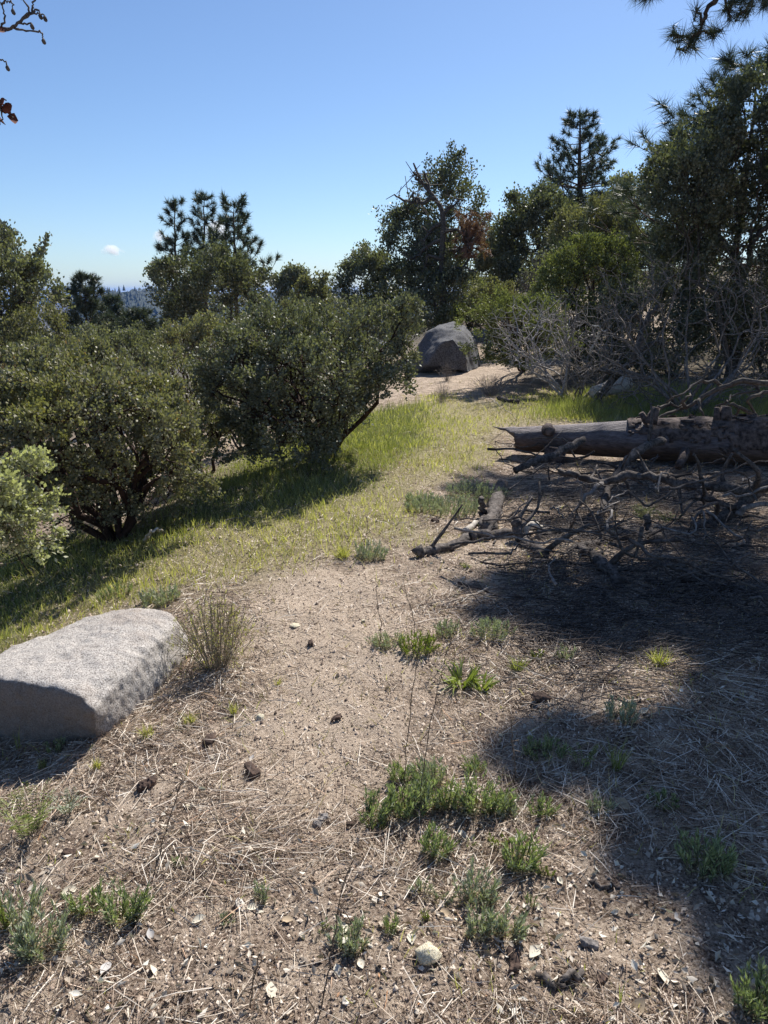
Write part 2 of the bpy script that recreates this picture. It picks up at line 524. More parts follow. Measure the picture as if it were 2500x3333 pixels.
def shrub(name, label, cat, rect, Y, leafmat, bark='bark', nt_=400, per=60, leaf=.026, wid=.42, seed=1, depth=.8, base=None,
          nstem=5, lobes=26, lump=.36, rt=.0035, low=-.75, group=None, clus=None, upr=.5, thick=.012, stem_low=True, sparse=.0, pull=.42, extra=None, power=.46, inner=.12, cut=(), gap=.22):
    """rect = (left, right, top, bottom) in photo coordinates of the crown at depth Y"""
    rng = np.random.default_rng(seed)
    a = at(rect[0], rect[3], Y); b = at(rect[1], rect[2], Y)
    rx = (b[0]-a[0])/2; rz = (b[2]-a[2])/2
    ctr = np.array([(a[0]+b[0])/2, Y, (a[2]+b[2])/2])
    radii = np.array([rx, rx*depth, rz])
    if base is None: bx, by = ctr[0]+rng.normal(0, .1*rx), Y
    else:
        bp = hit(*base) if len(base) == 2 else at(*base); bx, by = bp[0], bp[1]
    o = gnd(bx, by, -.04)
    L = lobes_of(ctr, radii, lobes, rng, lump)
    if extra:
        for (ex, ey, eY, er) in extra:
            c_ = at(ex, ey, eY); L.append((c_, np.array([er, er, er*.8])))
    P, U = sample_lobes(L, nt_, rng, low, inner)
    zmin = height(P[:, 0], P[:, 1])+.06
    ok = P[:, 2] > zmin
    fr = 2.6/max(rx, .3); gap = max(gap, .4) if nstem <= 1 else gap
    ok &= noise3(P[:, 0]*fr, P[:, 1]*fr, P[:, 2]*fr, seed)+.5*noise3(P[:, 0]*fr*2.3, P[:, 1]*fr*2.3, P[:, 2]*fr*2.3, seed+1) > -gap
    for poly in cut:
        X_, Y_ = D_of(P); ok &= ~inpoly(X_, Y_, poly)
    P, U = P[ok], U[ok]
    root = thing(name, label, cat, o, group)
    S_ = []; TERM.clear()
    if nstem <= 1:
        c = P.mean(0); top = o+(c-o)*.35; top[:2] += rng.normal(0, .05*rx, 2)
        r0 = rt*len(P)**power*1.15
        path = curve([o, (o+top)/2+rng.normal(0, .04*rx, 3)*[1, 1, 0], top], 4)
        for u_, v_ in zip(path[:-1], path[1:]): S_.append((u_, v_, r0*1.05, r0, 'trunk'))
        grow(top, P, rng, S_, rt, power, pull*.8, stem='trunk')
    else:
        az = np.arctan2(P[:, 1]-o[1], P[:, 0]-o[0])+rng.normal(0, .25, len(P))
        order = np.argsort(az)
        for k, idx in enumerate(np.array_split(order, nstem)):
            if len(idx) < 2: continue
            d = unit(P[idx].mean(0)-o)*np.array([1, 1, 0])
            grow(o+d*.05*rx*rng.uniform(.5, 1.5), P[idx], rng, S_, rt, power, pull, stem=k)
    build_branches(root, S_, thick, M[bark], o)
    # foliage
    TA = np.array([t[0] for t in TERM]); TB = np.array([t[2] for t in TERM]); m_ = len(TB)
    ln_ = np.linalg.norm(TB-TA, axis=1, keepdims=True); TA = TB+(TA-TB)*np.minimum(1, 7*leaf/(ln_+1e-6))
    n = m_*per
    if clus is None: clus = 2.0*leaf
    k = np.repeat(np.arange(m_), per)
    sz = rng.uniform(.45, 1.3, m_)[k]
    f = rng.random((n, 1))**.55
    B = TA[k]+(TB-TA)[k]*f+rng.normal(0, .62, (n, 3))*clus*sz[:, None]*(1.15-.6*f)
    A = unit(TB-TA)[k]*.8+rng.normal(0, .5, (n, 3))+np.array([0, 0, upr])
    per_drop = rng.random(n) < (.55+.45*rng.random(m_)[k]); B, A = B[per_drop], A[per_drop]; n = len(B)
    g = Geo(); leaves(g, B, A, leaf*rng.uniform(.6, 1.25, n), leaf*wid*rng.uniform(.7, 1.1, n), rng)
    tag(g.build('foliage', M[leafmat], root, o), kind='stuff')
    return root

def pine(name, label, base, top, seed=1, whorls=16, reach=1.2, start=.25, tuft=.22, ntuft=38, nw=.006, group=None, bark='pinebark', up=.5, side=3, dens=5, shape=lambda t: 1, r0=None, lean=0, only=None, cat='pine tree'):
    """base/top world points"""
    rng = np.random.default_rng(seed)
    base = np.asarray(base, float); top = np.asarray(top, float)
    H = np.linalg.norm(top-base); root = thing(name, label, cat, base, group)
    r0 = r0 or H*.016
    t = np.linspace(0, 1, 14)[:, None]
    path = base+(top-base)*t+np.concatenate([rng.normal(0, H*.004, (14, 2)), np.zeros((14, 1))], 1)*np.minimum(1, t*6)
    g = Geo(); ringtube(g, path, r0*(1-t[:, 0])**.85+.008, 8, rng, .06); g.build('trunk', M[bark], root, base, True)
    A = []; Bs = []; ra = []; rb = []; TP = []; TD = []
    for w in range(whorls):
        f = start+(1-start)*(w+rng.uniform(0, .6))/whorls; f = min(f, .985)
        c = base+(top-base)*f
        k = rng.integers(max(2, dens-2), dens+1); a0 = rng.uniform(0, 6.3)
        for j in range(k):
            a = a0+j*2*pi/k+rng.normal(0, .3)
            Lr = reach*shape(f)*rng.uniform(.6, 1.1)*(1.05-f)**.75+.12
            d = np.array([cos(a), sin(a), rng.uniform(-.15, .25)])
            n = 6; pts = []
            for q in range(n+1):
                s = q/n
                pts.append(c+d*Lr*s+np.array([0, 0, up*Lr*s*s]))
            pts = np.array(pts)+rng.normal(0, .02*Lr, (n+1, 3)); pts[0] = c
            rr = max(.006, r0*.28*(1-f)+.008)*np.linspace(1, .3, n+1)
            A += list(pts[:-1]); Bs += list(pts[1:]); ra += list(rr[:-1]); rb += list(rr[1:])
            TP.append(pts[-1]); TD.append(unit(pts[-1]-pts[-2]))
            for s_ in range(int(side*Lr/reach*2)+1):
                q = rng.integers(2, n); p = pts[q]
                dd = unit(unit(pts[q]-pts[q-1])+rng.normal(0, .6, 3)+np.array([0, 0, .35]))
                e = p+dd*Lr*rng.uniform(.12, .32)
                A.append(p); Bs.append(e); ra.append(rr[q]*.7); rb.append(.004); TP.append(e); TD.append(dd)
    TP.append(path[-1]); TD.append(np.array([0, 0, 1.]))
    g = Geo(); segs(g, A, Bs, np.array(ra), np.array(rb), 4); tag(g.build('limbs', M[bark], root, base), kind='stuff')
    tufts(root, np.array(TP), np.array(TD), ntuft, tuft, nw, rng, base)
    return root
def tufts(root, TP, TD, ntuft, tuft, nw, rng, origin, m_='pine', name='needles'):
    n = len(TP)*ntuft; k = np.repeat(np.arange(len(TP)), ntuft)
    s = rng.uniform(-.6, .1, (n, 1))*tuft
    B = TP[k]+TD[k]*s
    D = unit(TD[k]*.75+rng.normal(0, .62, (n, 3)))
    g = Geo(); needles(g, B, D, tuft*rng.uniform(.6, 1.1, n), nw, rng)
    return tag(g.build(name, M[m_], root, origin), kind='stuff')

# ------------------------------------------------------------------ distant hills and forest
def hill_z(az_deg, t, crest, down, amp):
    prof = 1-np.abs(t-.5)*2
    return down+(crest(az_deg)-down)*prof**.8+amp*noise2(az_deg*1.2, t*7., 3)*np.clip(1-prof, 0, 1)*np.minimum(1, 6*prof)
def hills(name, dist, crest, depth, mat_, w=(-70, 70), n=260, down=-70):
    az = np.radians(np.linspace(w[0], w[1], n)); rows = 26
    V = []
    for i in range(rows):
        t = i/(rows-1)
        r = dist+depth*(t-.5)*2
        zz = hill_z(np.degrees(az), np.full(n, t), crest, down, depth*.05)
        V.append(np.stack([r*np.sin(az), r*np.cos(az), zz], -1))
    V = np.array(V).reshape(-1, 3)
    i = np.arange(rows-1)[:, None]*n; j = np.arange(n-1)[None]
    Q = np.stack([i+j, i+j+1, i+n+j+1, i+n+j], -1).reshape(-1, 4)
    return tag(link(name, mesh(name, V, Q, mat_, True)), kind='structure')
m, nt, bs, out = mat('hill_scrub'); M['hill'] = m
f = noise_node(nt, .02, 6, .7)
nt.links.new(ramp(nt, [(.35, (.016, .024, .014)), (.55, (.028, .034, .018)), (.78, (.07, .065, .04))], f), bs.inputs['Base Color'])
bs.inputs['Roughness'].default_value = 1; bs.inputs['Specular IOR Level'].default_value = 0
def crest1(a):
    return 1+5*noise2(a*.35, a*0, 8)+2.5*noise2(a*1.3, a*0, 9)-70*sig((-22.2-a)*1.1)+4*np.exp(-((a+17)/5)**2)
hills('hills', 1300, crest1, 320, M['hill'])
hills('far_hills', 5600, lambda a: -22+14*noise2(a*.3, a*0, 14)+6*noise2(a*1.1, a*0, 15), 900, M['hill'], down=-120)
rng = np.random.default_rng(5)
n = 14000
a = np.radians(rng.uniform(-34, 10, n)); t = rng.random(n)**.8
r = 1300-320*t
zz = hill_z(np.degrees(a), .5-.5*t, crest1, -70, 16.)
B = np.stack([r*np.sin(a), r*np.cos(a), zz-1], -1)
tall = rng.random(n) < .12; hh = np.where(tall, rng.uniform(7, 13, n), rng.uniform(3, 6, n)); ww = hh*np.where(tall, rng.uniform(.16, .26, n), rng.uniform(.6, .95, n))
k = np.arange(5)/5*2*pi
V = np.concatenate([B[:, None]+np.stack([np.cos(k), np.sin(k), 0*k], -1)[None]*ww[:, None, None]+np.array([0, 0, .2])*hh[:, None, None], (B+np.stack([0*hh, 0*hh, hh], -1))[:, None]], 1)
i = np.arange(n)[:, None]*6
T = np.concatenate([i+[[j, (j+1) % 5, 5]] for j in range(5)], 1).reshape(-1, 3)
tag(link('distant_forest', mesh('distant_forest', V.reshape(-1, 3), T, M['fir'])), 'dark conifers covering the distant blue ridge', 'forest', kind='stuff')

# ------------------------------------------------------------------ trees and shrubs, far to near
# middle distance, left
shrub('oak_tree', 'tall grey green oak cut by the left edge of the photo', 'tree', (-190, 122, 450, 800), 9.5, 'oak_grey', 'oakbark', 640, 90, .042, seed=3, nstem=1, lobes=30, clus=.10, base=(-40, 700, 9.8), thick=.02)
shrub('oak_tree', 'broad round dark oak in front of the three slender pines', 'tree', (345, 588, 545, 780), 15.5, 'oak', 'oakbark', 430, 95, .055, seed=4, nstem=1, lobes=30, clus=.15, thick=.03, depth=.9)
pine('pine_tree', 'slimmest of the three pines, standing at the left of the trio', at(382, 760, 24), at(377, 437, 24), seed=21, whorls=17, reach=.75, start=.3, tuft=.22, ntuft=70, nw=.009, dens=3, side=1, group='three pines behind the round oak')
pine('pine_tree', 'middle pine of the trio, its top the highest of the three', at(446, 760, 25), at(440, 424, 25), seed=22, whorls=17, reach=1.0, start=.3, tuft=.22, ntuft=70, nw=.009, dens=3, side=1, group='three pines behind the round oak')
pine('pine_tree', 'widest pine at the right of the trio with wide upturned branches', at(512, 760, 24), at(505, 440, 24), seed=23, whorls=17, reach=1.55, start=.3, tuft=.23, ntuft=70, nw=.010, dens=4, up=.75, side=2, group='three pines behind the round oak')
pine('pine_tree', 'small dark pine standing against the blue ridge at left', at(188, 790, 26), at(184, 597, 26), seed=24, whorls=16, reach=1.1, start=.2, tuft=.22, ntuft=50, nw=.011, dens=5)
pine('pine_tree', 'low pine top below the ridge, right of the small dark pine', at(241, 800, 30), at(241, 641, 30), seed=25, whorls=14, reach=1.0, start=.2, tuft=.24, ntuft=44, nw=.012, dens=5)
pine('pine_tree', 'low pine top touching the left side of the round oak', at(298, 800, 28), at(300, 672, 28), seed=26, whorls=14, reach=1.2, start=.2, tuft=.24, ntuft=44, nw=.012, dens=5)
shrub('shrub', 'olive shrub spreading beneath the left edge oak', 'shrub', (-40, 200, 665, 850), 8.6, 'olive', 'oakbark', 380, 80, .03, seed=5, nstem=5, lobes=24, clus=.085)
shrub('shrub', 'low grey brush below the distant ridge', 'shrub', (195, 345, 718, 800), 11.5, 'oak_grey', 'oakbark', 240, 60, .035, seed=6, nstem=4, lobes=16, clus=.08)
shrub('shrub', 'dark shrub filling the dip under the round oak', 'shrub', (290, 400, 705, 800), 12.5, 'manz_dark', 'oakbark', 200, 70, .04, seed=7, nstem=4, lobes=16, clus=.1)
shrub('manzanita', 'flat topped manzanita with pale underside behind the big dark manzanita', 'shrub', (362, 575, 676, 790), 11, 'manz', 'bark', 300, 70, .036, seed=8, nstem=6, lobes=26, lump=.34, clus=.085)
shrub('oak_tree', 'smaller pale oak seen between trio of pines and tall oak', 'tree', (592, 665, 552, 760), 21, 'oak_grey', 'oakbark', 200, 70, .07, seed=9, nstem=1, lobes=18, clus=.16, thick=.03)
shrub('oak_tree', 'light green bushy oak just right of the smaller pale oak', 'tree', (645, 735, 570, 760), 20, 'olive', 'oakbark', 200, 70, .07, seed=10, nstem=1, lobes=18, clus=.16, thick=.03)
shrub('oak_tree', 'feathery topped oak left of the tall dead limbed oak', 'tree', (712, 850, 505, 760), 22, 'oak_grey', 'oakbark', 330, 75, .07, seed=12, nstem=1, lobes=26, lump=.34, clus=.17, thick=.03)
o = shrub('oak_tree', 'tall pyramidal oak with a bare dead limb at its top', 'tree', (805, 1066, 450, 790), 21, 'oak', 'oakbark', 820, 85, .07, seed=13, nstem=1, lobes=36, lump=.32, clus=.20, thick=.035, extra=[(955, 395, 21, .55), (975, 360, 21, .4), (935, 430, 21, .8), (985, 430, 21, .7), (1045, 480, 21, .3), (870, 500, 21, .7), (930, 640, 19.2, .6), (985, 630, 19.0, .6), (950, 690, 18.8, .6), (900, 600, 19.6, .6), (985, 560, 19.4, .35)])
tallo = np.array(o.location)
# dead dark conifer inside it with brown clump
def dead_pine():
    Y = 19.3
    rng = np.random.default_rng(77)
    base = gnd(at(958, 700, Y)[0], Y, -.05)
    root = thing('dead_pine', 'bare dark dead pine with one rusty brown needle clump', 'dead tree', base)
    g = Geo(); P = curve([base, at(958, 640, Y), at(955, 560, Y), at(957, 470, Y), at(940, 430, Y), at(912, 395, Y), at(893, 352, Y)], 4)
    ringtube(g, P, np.linspace(.11, .02, len(P)), 7, rng, .1); g.build('trunk', M['oakbark'], root, base, True)
    br = [[(940, 430), (915, 436), (890, 438), (868, 432), (852, 420)], [(926, 415), (921, 392), (918, 375)], [(912, 395), (900, 385), (893, 372)],
          [(957, 500), (985, 498), (1010, 510), (1022, 530)], [(956, 520), (925, 532), (900, 555), (880, 562)], [(957, 545), (985, 540), (1012, 548), (1010, 580), (1030, 588)],
          [(957, 560), (930, 552), (918, 575)], [(957, 480), (930, 500), (915, 530)], [(957, 590), (990, 580), (1000, 600)], [(956, 610), (930, 600), (905, 620)], [(957, 460), (975, 450), (990, 430)], [(905, 437), (896, 425), (893, 415)]]
    for b_ in br:
        g = Geo(); P = curve([at(x, y, Y+rng.uniform(-.3, .3)*k/3) for k, (x, y) in enumerate(b_)], 3, rng, .03)
        ringtube(g, P, np.linspace(.06, .018, len(P)), 5, rng, .1)
        A_ = []; B_ = []
        for q in range(10):
            p = P[rng.integers(2, len(P))]; A_.append(p); B_.append(p+rng.normal(0, .22, 3))
        segs(g, A_, B_, .014, .008)
        g.build('limb', M['oakbark'], root, base)
    c = at(1020, 507, Y-.1); n = 110
    TP = c+np.clip(rng.normal(0, 1, (n, 3)), -1.6, 1.6)*[.24, .22, .30]; TD = unit(rng.normal(size=(n, 3))+[0, 0, .2])
    tufts(root, TP, TD, 34, .17, .009, rng, base, 'deadneedle', 'dead_needles')
    g = Geo(); segs(g, np.repeat([at(1008, 530, Y)], n, 0), TP, .012, .006); g.build('dead_twigs', M['oakbark'], root, base)
dead_pine()
# right hillside
pine('pine_tree', 'large broad pine rising highest above the right hillside oaks', at(1250, 620, 30), at(1253, 243, 30), seed=31, whorls=24, reach=2.6, start=.12, tuft=.26, ntuft=42, nw=.011, dens=5, up=.3, side=5, shape=lambda f: 1.15 if f < .6 else 1.0, r0=.2)
shrub('oak_tree', 'dark domed oak in front of the large hillside pine', 'tree', (1065, 1260, 385, 640), 23, 'oak', 'oakbark', 480, 80, .075, seed=33, nstem=1, lobes=30, clus=.2, thick=.035)
shrub('oak_tree', 'airy thin leaved oak right of the large hillside pine', 'tree', (1285, 1440, 345, 560), 22, 'oak_grey', 'oakbark', 230, 55, .075, seed=34, nstem=1, lobes=22, lump=.32, clus=.2, thick=.03)
shrub('oak_tree', 'yellow green oak standing below the large pine trunk', 'tree', (1200, 1400, 420, 640), 18, 'olive', 'oakbark', 430, 80, .055, seed=35, nstem=1, lobes=28, clus=.16, thick=.03)
shrub('shrub', 'leafy grey green shrub between the two tall oaks', 'shrub', (1010, 1130, 480, 640), 24, 'oak_grey', 'oakbark', 260, 60, .075, seed=36, nstem=4, lobes=18, clus=.18)
shrub('shrub', 'mottled brown green shrub behind the grey rock', 'shrub', (1010, 1160, 598, 720), 17.5, 'olive', 'oakbark', 280, 70, .045, seed=37, nstem=5, lobes=20, clus=.12)
shrub('shrub', 'twiggy mauve grey shrub on the slope above the rock', 'shrub', (1110, 1215, 548, 640), 20, 'oak_grey', 'grey', 130, 12, .05, seed=38, nstem=7, lobes=16, clus=.12, rt=.009)
shrub('shrub', 'pale green sapling shrub behind the grey rock', 'shrub', (925, 1010, 648, 730), 19, 'bright', 'oakbark', 110, 60, .05, seed=39, nstem=3, lobes=10, clus=.12)
shrub('manzanita', 'bright topped manzanita mass climbing the right slope', 'shrub', (1140, 1400, 505, 800), 14.5, 'bright', 'bark', 620, 85, .042, seed=40, nstem=6, lobes=34, lump=.34, clus=.11)
shrub('manzanita', 'rounded manzanita with bare lower stems beside the grey rock', 'shrub', (1000, 1245, 628, 795), 12.8, 'bright', 'bark', 430, 75, .034, seed=41, nstem=6, lobes=28, lump=.36, base=(1135, 800), clus=.085, inner=.15, extra=[(1018, 735, 12.5, .32), (1022, 700, 12.6, .33), (1030, 770, 12.5, .25)])
pine('pine_tree', 'pine with long needle brushes poking out beside the dark oak', at(1560, 800, 15), at(1640, 130, 14), seed=42, whorls=17, reach=3.4, start=.3, tuft=.28, ntuft=60, nw=.0055, dens=6, up=.25, side=6, shape=lambda f: 1.2)
shrub('oak_tree', 'massive dark oak filling the right side of the photo', 'tree', (1385, 1860, 200, 800), 12.5, 'oak', 'oakbark', 1300, 75, .05, seed=43, extra=[(1600, 235, 12.5, .5), (1530, 300, 12.3, .5), (1450, 380, 12.3, .5), (1640, 200, 12.5, .4)], nstem=1, lobes=60, lump=.30, clus=.15, thick=.03, depth=.75)
shrub('oak_tree', 'green leafed oak bough mass in front of the massive dark oak', 'tree', (1400, 1600, 285, 520), 11.6, 'oak', 'oakbark', 240, 60, .045, seed=44, nstem=1, lobes=22, clus=.13, thick=.03, base=(1600, 700, 12.0))
shrub('shrub', 'dark shrub under the massive oak behind the fallen log', 'shrub', (1330, 1600, 560, 860), 13.2, 'manz_dark', 'oakbark', 420, 70, .045, seed=45, nstem=6, lobes=28, clus=.12)
shrub('shrub', 'dark shrub at the right edge behind the fallen log', 'shrub', (1560, 1800, 600, 860), 12.2, 'manz_dark', 'oakbark', 320, 60, .045, seed=46, nstem=6, lobes=24, clus=.12)

# fill of the dips and slopes behind
shrub('shrub', 'dark shrub between the round oak and the domed manzanita', 'shrub', (540, 740, 655, 800), 16, 'manz_dark', 'oakbark', 240, 60, .055, seed=60, nstem=5, lobes=20, clus=.11)
shrub('shrub', 'grey green shrub behind the top of the domed manzanita', 'shrub', (700, 880, 645, 770), 17, 'oak_grey', 'oakbark', 220, 60, .055, seed=61, nstem=5, lobes=18, clus=.11)
shrub('shrub', 'dark brush in the hollow left of the yellow tinted manzanita', 'shrub', (180, 420, 760, 960), 9.5, 'manz_dark', 'oakbark', 260, 60, .036, seed=62, nstem=5, lobes=20, clus=.08)
shrub('shrub', 'dark brush in the gap between the two big manzanitas', 'shrub', (420, 620, 780, 1010), 9.2, 'manz_dark', 'oakbark', 220, 60, .036, seed=63, nstem=5, lobes=18, clus=.08)
shrub('shrub', 'dark leafy shrub behind the silvery bare shrub', 'shrub', (1215, 1420, 600, 850), 13.8, 'manz_dark', 'oakbark', 340, 70, .042, seed=64, nstem=6, lobes=24, clus=.1)
shrub('shrub', 'shaded shrub low on the slope right of the airy oak', 'shrub', (1290, 1500, 470, 700), 17, 'oak', 'oakbark', 300, 70, .055, seed=65, nstem=6, lobes=24, clus=.13)
shrub('shrub', 'dark shrub closing the gap right of the tall pyramidal oak', 'shrub', (1040, 1150, 540, 700), 22, 'oak', 'oakbark', 160, 70, .06, seed=66, nstem=5, lobes=14, clus=.14)
shrub('shrub', 'low grey scrub under the little pines by the ridge', 'shrub', (90, 290, 712, 800), 14, 'oak_grey', 'oakbark', 200, 60, .045, seed=67, nstem=5, lobes=16, clus=.1)
shrub('shrub', 'dark twiggy undergrowth behind the trunks of the left manzanita', 'shrub', (-60, 470, 990, 1180), 6.3, 'manz_dark', 'bark', 420, 40, .026, seed=68, nstem=9, lobes=26, clus=.06, rt=.0035)
shrub('shrub', 'dark undergrowth behind the domed manzanita', 'shrub', (520, 800, 800, 960), 9.3, 'manz_dark', 'bark', 240, 50, .034, seed=69, nstem=7, lobes=20, clus=.07)
# unseen oaks added right of frame and behind the camera to block sky light
def sky_block_oak(label, x, y, R, H, seed):
    rng = np.random.default_rng(seed); o = gnd(x, y, -.05); c = o+[0, 0, H*.62]; radii = np.array([R, R, H*.36])
    P, U = sample_lobes(lobes_of(c, radii, 30, rng, .36), 260, rng); root = thing('oak_tree', label, 'tree', o)
    S_ = []; TERM.clear(); top = o+(c-o)*.4; S_.append((o, top, .16, .13, 'trunk')); grow(top, P, rng, S_, .008, .46, .34, stem='trunk'); build_branches(root, S_, .03, M['oakbark'], o)
    k = np.repeat(np.arange(len(P)), 42); n = len(k); g = Geo(); leaves(g, P[k]+rng.normal(0, .13, (n, 3)), U[k]*.6+rng.normal(0, .6, (n, 3)), .085*rng.uniform(.7, 1.2, n), .034, rng); tag(g.build('foliage', M['oak'], root, o), kind='stuff')
sky_block_oak('unseen oak added outside the right edge of the photo, level with the shaded litter', 5.6, 4.6, 2.2, 5.5, 301)
sky_block_oak('unseen oak added outside the right edge of the photo, level with the long log', 8.6, 8.4, 2.4, 6.0, 302)
sky_block_oak('unseen oak added outside the photo behind the camera', 1.5, -4.6, 2.6, 6.5, 304)
# the big manzanitas in front, left
shrub('manzanita', 'yellow tinted manzanita wedged between the two large dark ones', 'shrub', (335, 520, 735, 1060), 7.4, 'manz', 'bark', 330, 80, .027, seed=50, nstem=5, lobes=24, clus=.062, lump=.36)
shrub('manzanita', 'big dark domed manzanita with an open bent stem on its right', 'shrub', (430, 905, 632, 1000), 7.0, 'manz_dark', 'bark', 1350, 75, .029, seed=51, nstem=8, lobes=56, lump=.27, base=(715, 975), clus=.062, rt=.003, thick=.013, depth=.95, cut=[[(728, 1010), (745, 915), (830, 862), (905, 852), (990, 1010)]], gap=.42,
      extra=[(880, 660, 7.0, .12), (893, 700, 7.0, .16), (870, 830, 6.9, .14), (860, 780, 7.0, .22), (500, 960, 6.5, .25), (600, 955, 6.2, .25)], inner=.16)
shrub('manzanita', 'large spreading olive manzanita with dark twisted trunks at left', 'shrub', (-120, 462, 745, 1150), 5.5, 'manz', 'bark', 1750, 72, .026, seed=52, nstem=9, lobes=64, lump=.24, base=(255, 1165), clus=.052, cut=[[(150, 1210), (180, 1140), (300, 1125), (400, 1150), (420, 1210)]], gap=.36, rt=.0028, thick=.011, depth=.9, inner=.14, low=-.5,
      extra=[(420, 1060, 5.2, .16), (230, 1010, 4.9, .16), (390, 960, 5.1, .2)])
shrub('manzanita', 'near pale green manzanita entering at the left edge', 'shrub', (-190, 122, 968, 1222), 3.75, 'manz_pale', 'bark', 560, 46, .030, seed=53, nstem=4, lobes=30, lump=.3, clus=.040, rt=.0016, thick=.009, low=-.6, base=(-330, 1150), wid=.36)

# ------------------------------------------------------------------ tall pine standing right of the frame whose boughs shade the clearing
def shade_pine():
    rng = np.random.default_rng(91)
    b = gnd(9.0, 13.2, -.1); top = b+np.array([-.5, -.6, 17.])
    root = thing('pine_tree', 'tall pine outside the right edge with a needle bough hanging into the top right corner', 'pine tree', b)
    g = Geo(); P = curve([b, b+(top-b)*.3+[.1, 0, 0], b+(top-b)*.6, top], 5)
    ringtube(g, P, np.linspace(.34, .05, len(P)), 10, rng, .05); g.build('trunk', M['pinebark'], root, b, True)
    patches = [  # photo x, photo y, radius x, radius y, tufts
        (1105, 1275, .17, .17, 14), (1180, 1300, .26, .24, 30), (1290, 1330, .30, .22, 26), (1400, 1290, .34, .30, 34), (1540, 1310, .35, .32, 34), (1660, 1330, .4, .35, 34), (1380, 1240, .3, .25, 20), (1560, 1230, .4, .3, 30),
        (1540, 1400, .22, .16, 22), (1640, 1420, .25, .2, 26), (1600, 1490, .18, .12, 16), (1450, 1375, .18, .12, 14), (1320, 1390, .16, .10, 12), (1200, 1365, .14, .09, 9), (1080, 1330, .12, .10, 9),
        (1480, 1160, .35, .3, 20), (1620, 1140, .4, .35, 24), (1330, 1150, .25, .2, 8),
        (1020, 1060, .25, .28, 22), (1100, 1050, .3, .4, 26), (1200, 1050, .45, .5, 36), (1330, 1060, .45, .5, 36), (1470, 1060, .5, .5, 38), (1620, 1040, .5, .5, 38), (1230, 1130, .25, .2, 8),
        (1300, 940, .6, .45, 34), (1470, 940, .6, .5, 36), (1640, 940, .7, .5, 36), (1180, 950, .25, .3, 7), (1350, 872, .8, .6, 30), (1550, 868, .9, .6, 30),
        (1130, 1610, .10, .09, 9), (1210, 1590, .14, .10, 14), (1190, 1650, .12, .08, 10), (1310, 1640, .2, .14, 22), (1430, 1600, .16, .12, 14), (1420, 1700, .22, .15, 26), (1540, 1640, .2, .15, 24), (1620, 1560, .2, .16, 18), (1650, 1440, .2, .14, 14),
        (1540, 1760, .17, .14, 22), (1640, 1800, .2, .18, 26), (1480, 1840, .13, .10, 14), (1580, 1900, .14, .12, 18), (1660, 1980, .12, .12, 16), (1740, 1700, .3, .4, 30), (1740, 1400, .3, .4, 26), (1620, 2060, .08, .06, 8), (1400, 1860, .08, .06, 6)]
    TP = []
    for (dx, dy, rx, ry, n) in patches:
        c = hit(dx, dy); n = int(n*(1.35 if 1000 < dy < 1270 else 1.7))
        H = 7.4+1.4*sig((c[1]-4)/2)+rng.normal(0, .45, n)
        u = rng.normal(0, .55, (n, 2)); G = np.stack([c[0]+u[:, 0]*rx, c[1]+u[:, 1]*ry, np.full(n, c[2])], -1)
        TP.append(G+SUNV*(H/SUNV[2])[:, None])
    TP = np.concatenate(TP)
    S_ = []
    az = np.argsort(TP[:, 1])
    for k, idx in enumerate(np.array_split(az, 6)):
        h = 6.5+.9*k
        grow(b+(top-b)*(h/17.), TP[idx], rng, S_, .0035, .46, .4, .05, stem=k)
    build_branches(root, S_, .02, M['pinebark'], b, 'bough')
    TD = unit(rng.normal(size=(len(TP), 3))*[1, 1, .5]+[-.2, -.3, .2])
    tufts(root, TP, TD, 80, .19, .0048, rng, b)
    # the bough that hangs into view
    Y = 7.0
    br = [[(1760, -260), (1640, -120), (1560, -30), (1545, 0), (1528, 20), (1518, 50), (1508, 70), (1495, 82)], [(1508, 70), (1530, 72), (1545, 70)], [(1495, 82), (1470, 78), (1458, 76)], [(1560, -30), (1570, 20), (1578, 40)],
          [(1640, -120), (1600, -40), (1585, 0), (1570, 20)], [(1640, -120), (1640, -50), (1620, 10), (1600, 30)], [(1700, -150), (1680, -40), (1660, 8)], [(1640, -120), (1520, -80), (1420, -30), (1395, -8)], [(1518, 50), (1512, 30), (1505, 20)]]
    hang = Geo(); TP2 = []; TD2 = []
    for q, b_ in enumerate(br):
        P = curve([at(x, y, Y) for x, y in b_], 4, rng, .008)
        ringtube(hang, P, np.linspace(.035 if q == 0 else .012, .007, len(P)), 6, rng, .15)
        TP2.append(P[-1]); TD2.append(unit(P[-1]-P[-3]))
    p0 = at(1760, -260, Y); ringtube(hang, curve([b+(top-b)*.47, (b+(top-b)*.47+p0)/2+[0, 0, .4], p0], 5), np.linspace(.09, .035, 11), 6)
    hang.build('bough', M['pinebark'], root, b, True)
    for (x, y) in [(1455, 76), (1480, 80), (1490, 95), (1500, 105), (1478, 108), (1515, 60), (1505, 78), (1535, 72), (1542, 66), (1590, 5), (1600, 22), (1612, 30), (1580, 2), (1605, 0), (1655, 2), (1650, 14), (1670, 10), (1400, -4), (1375, -14), (1410, -16), (1640, -10), (1620, 5), (1495, 88)]:
        TP2.append(at(x, y, Y+rng.uniform(-.12, .12))); TD2.append(unit(np.array([rng.uniform(-.8, .5), rng.uniform(-.4, .4), rng.uniform(-.6, .3)])))
    tufts(root, np.array(TP2), np.array(TD2), 80, .15, .0028, rng, b, 'pine', 'hanging_needles')
shade_pine()

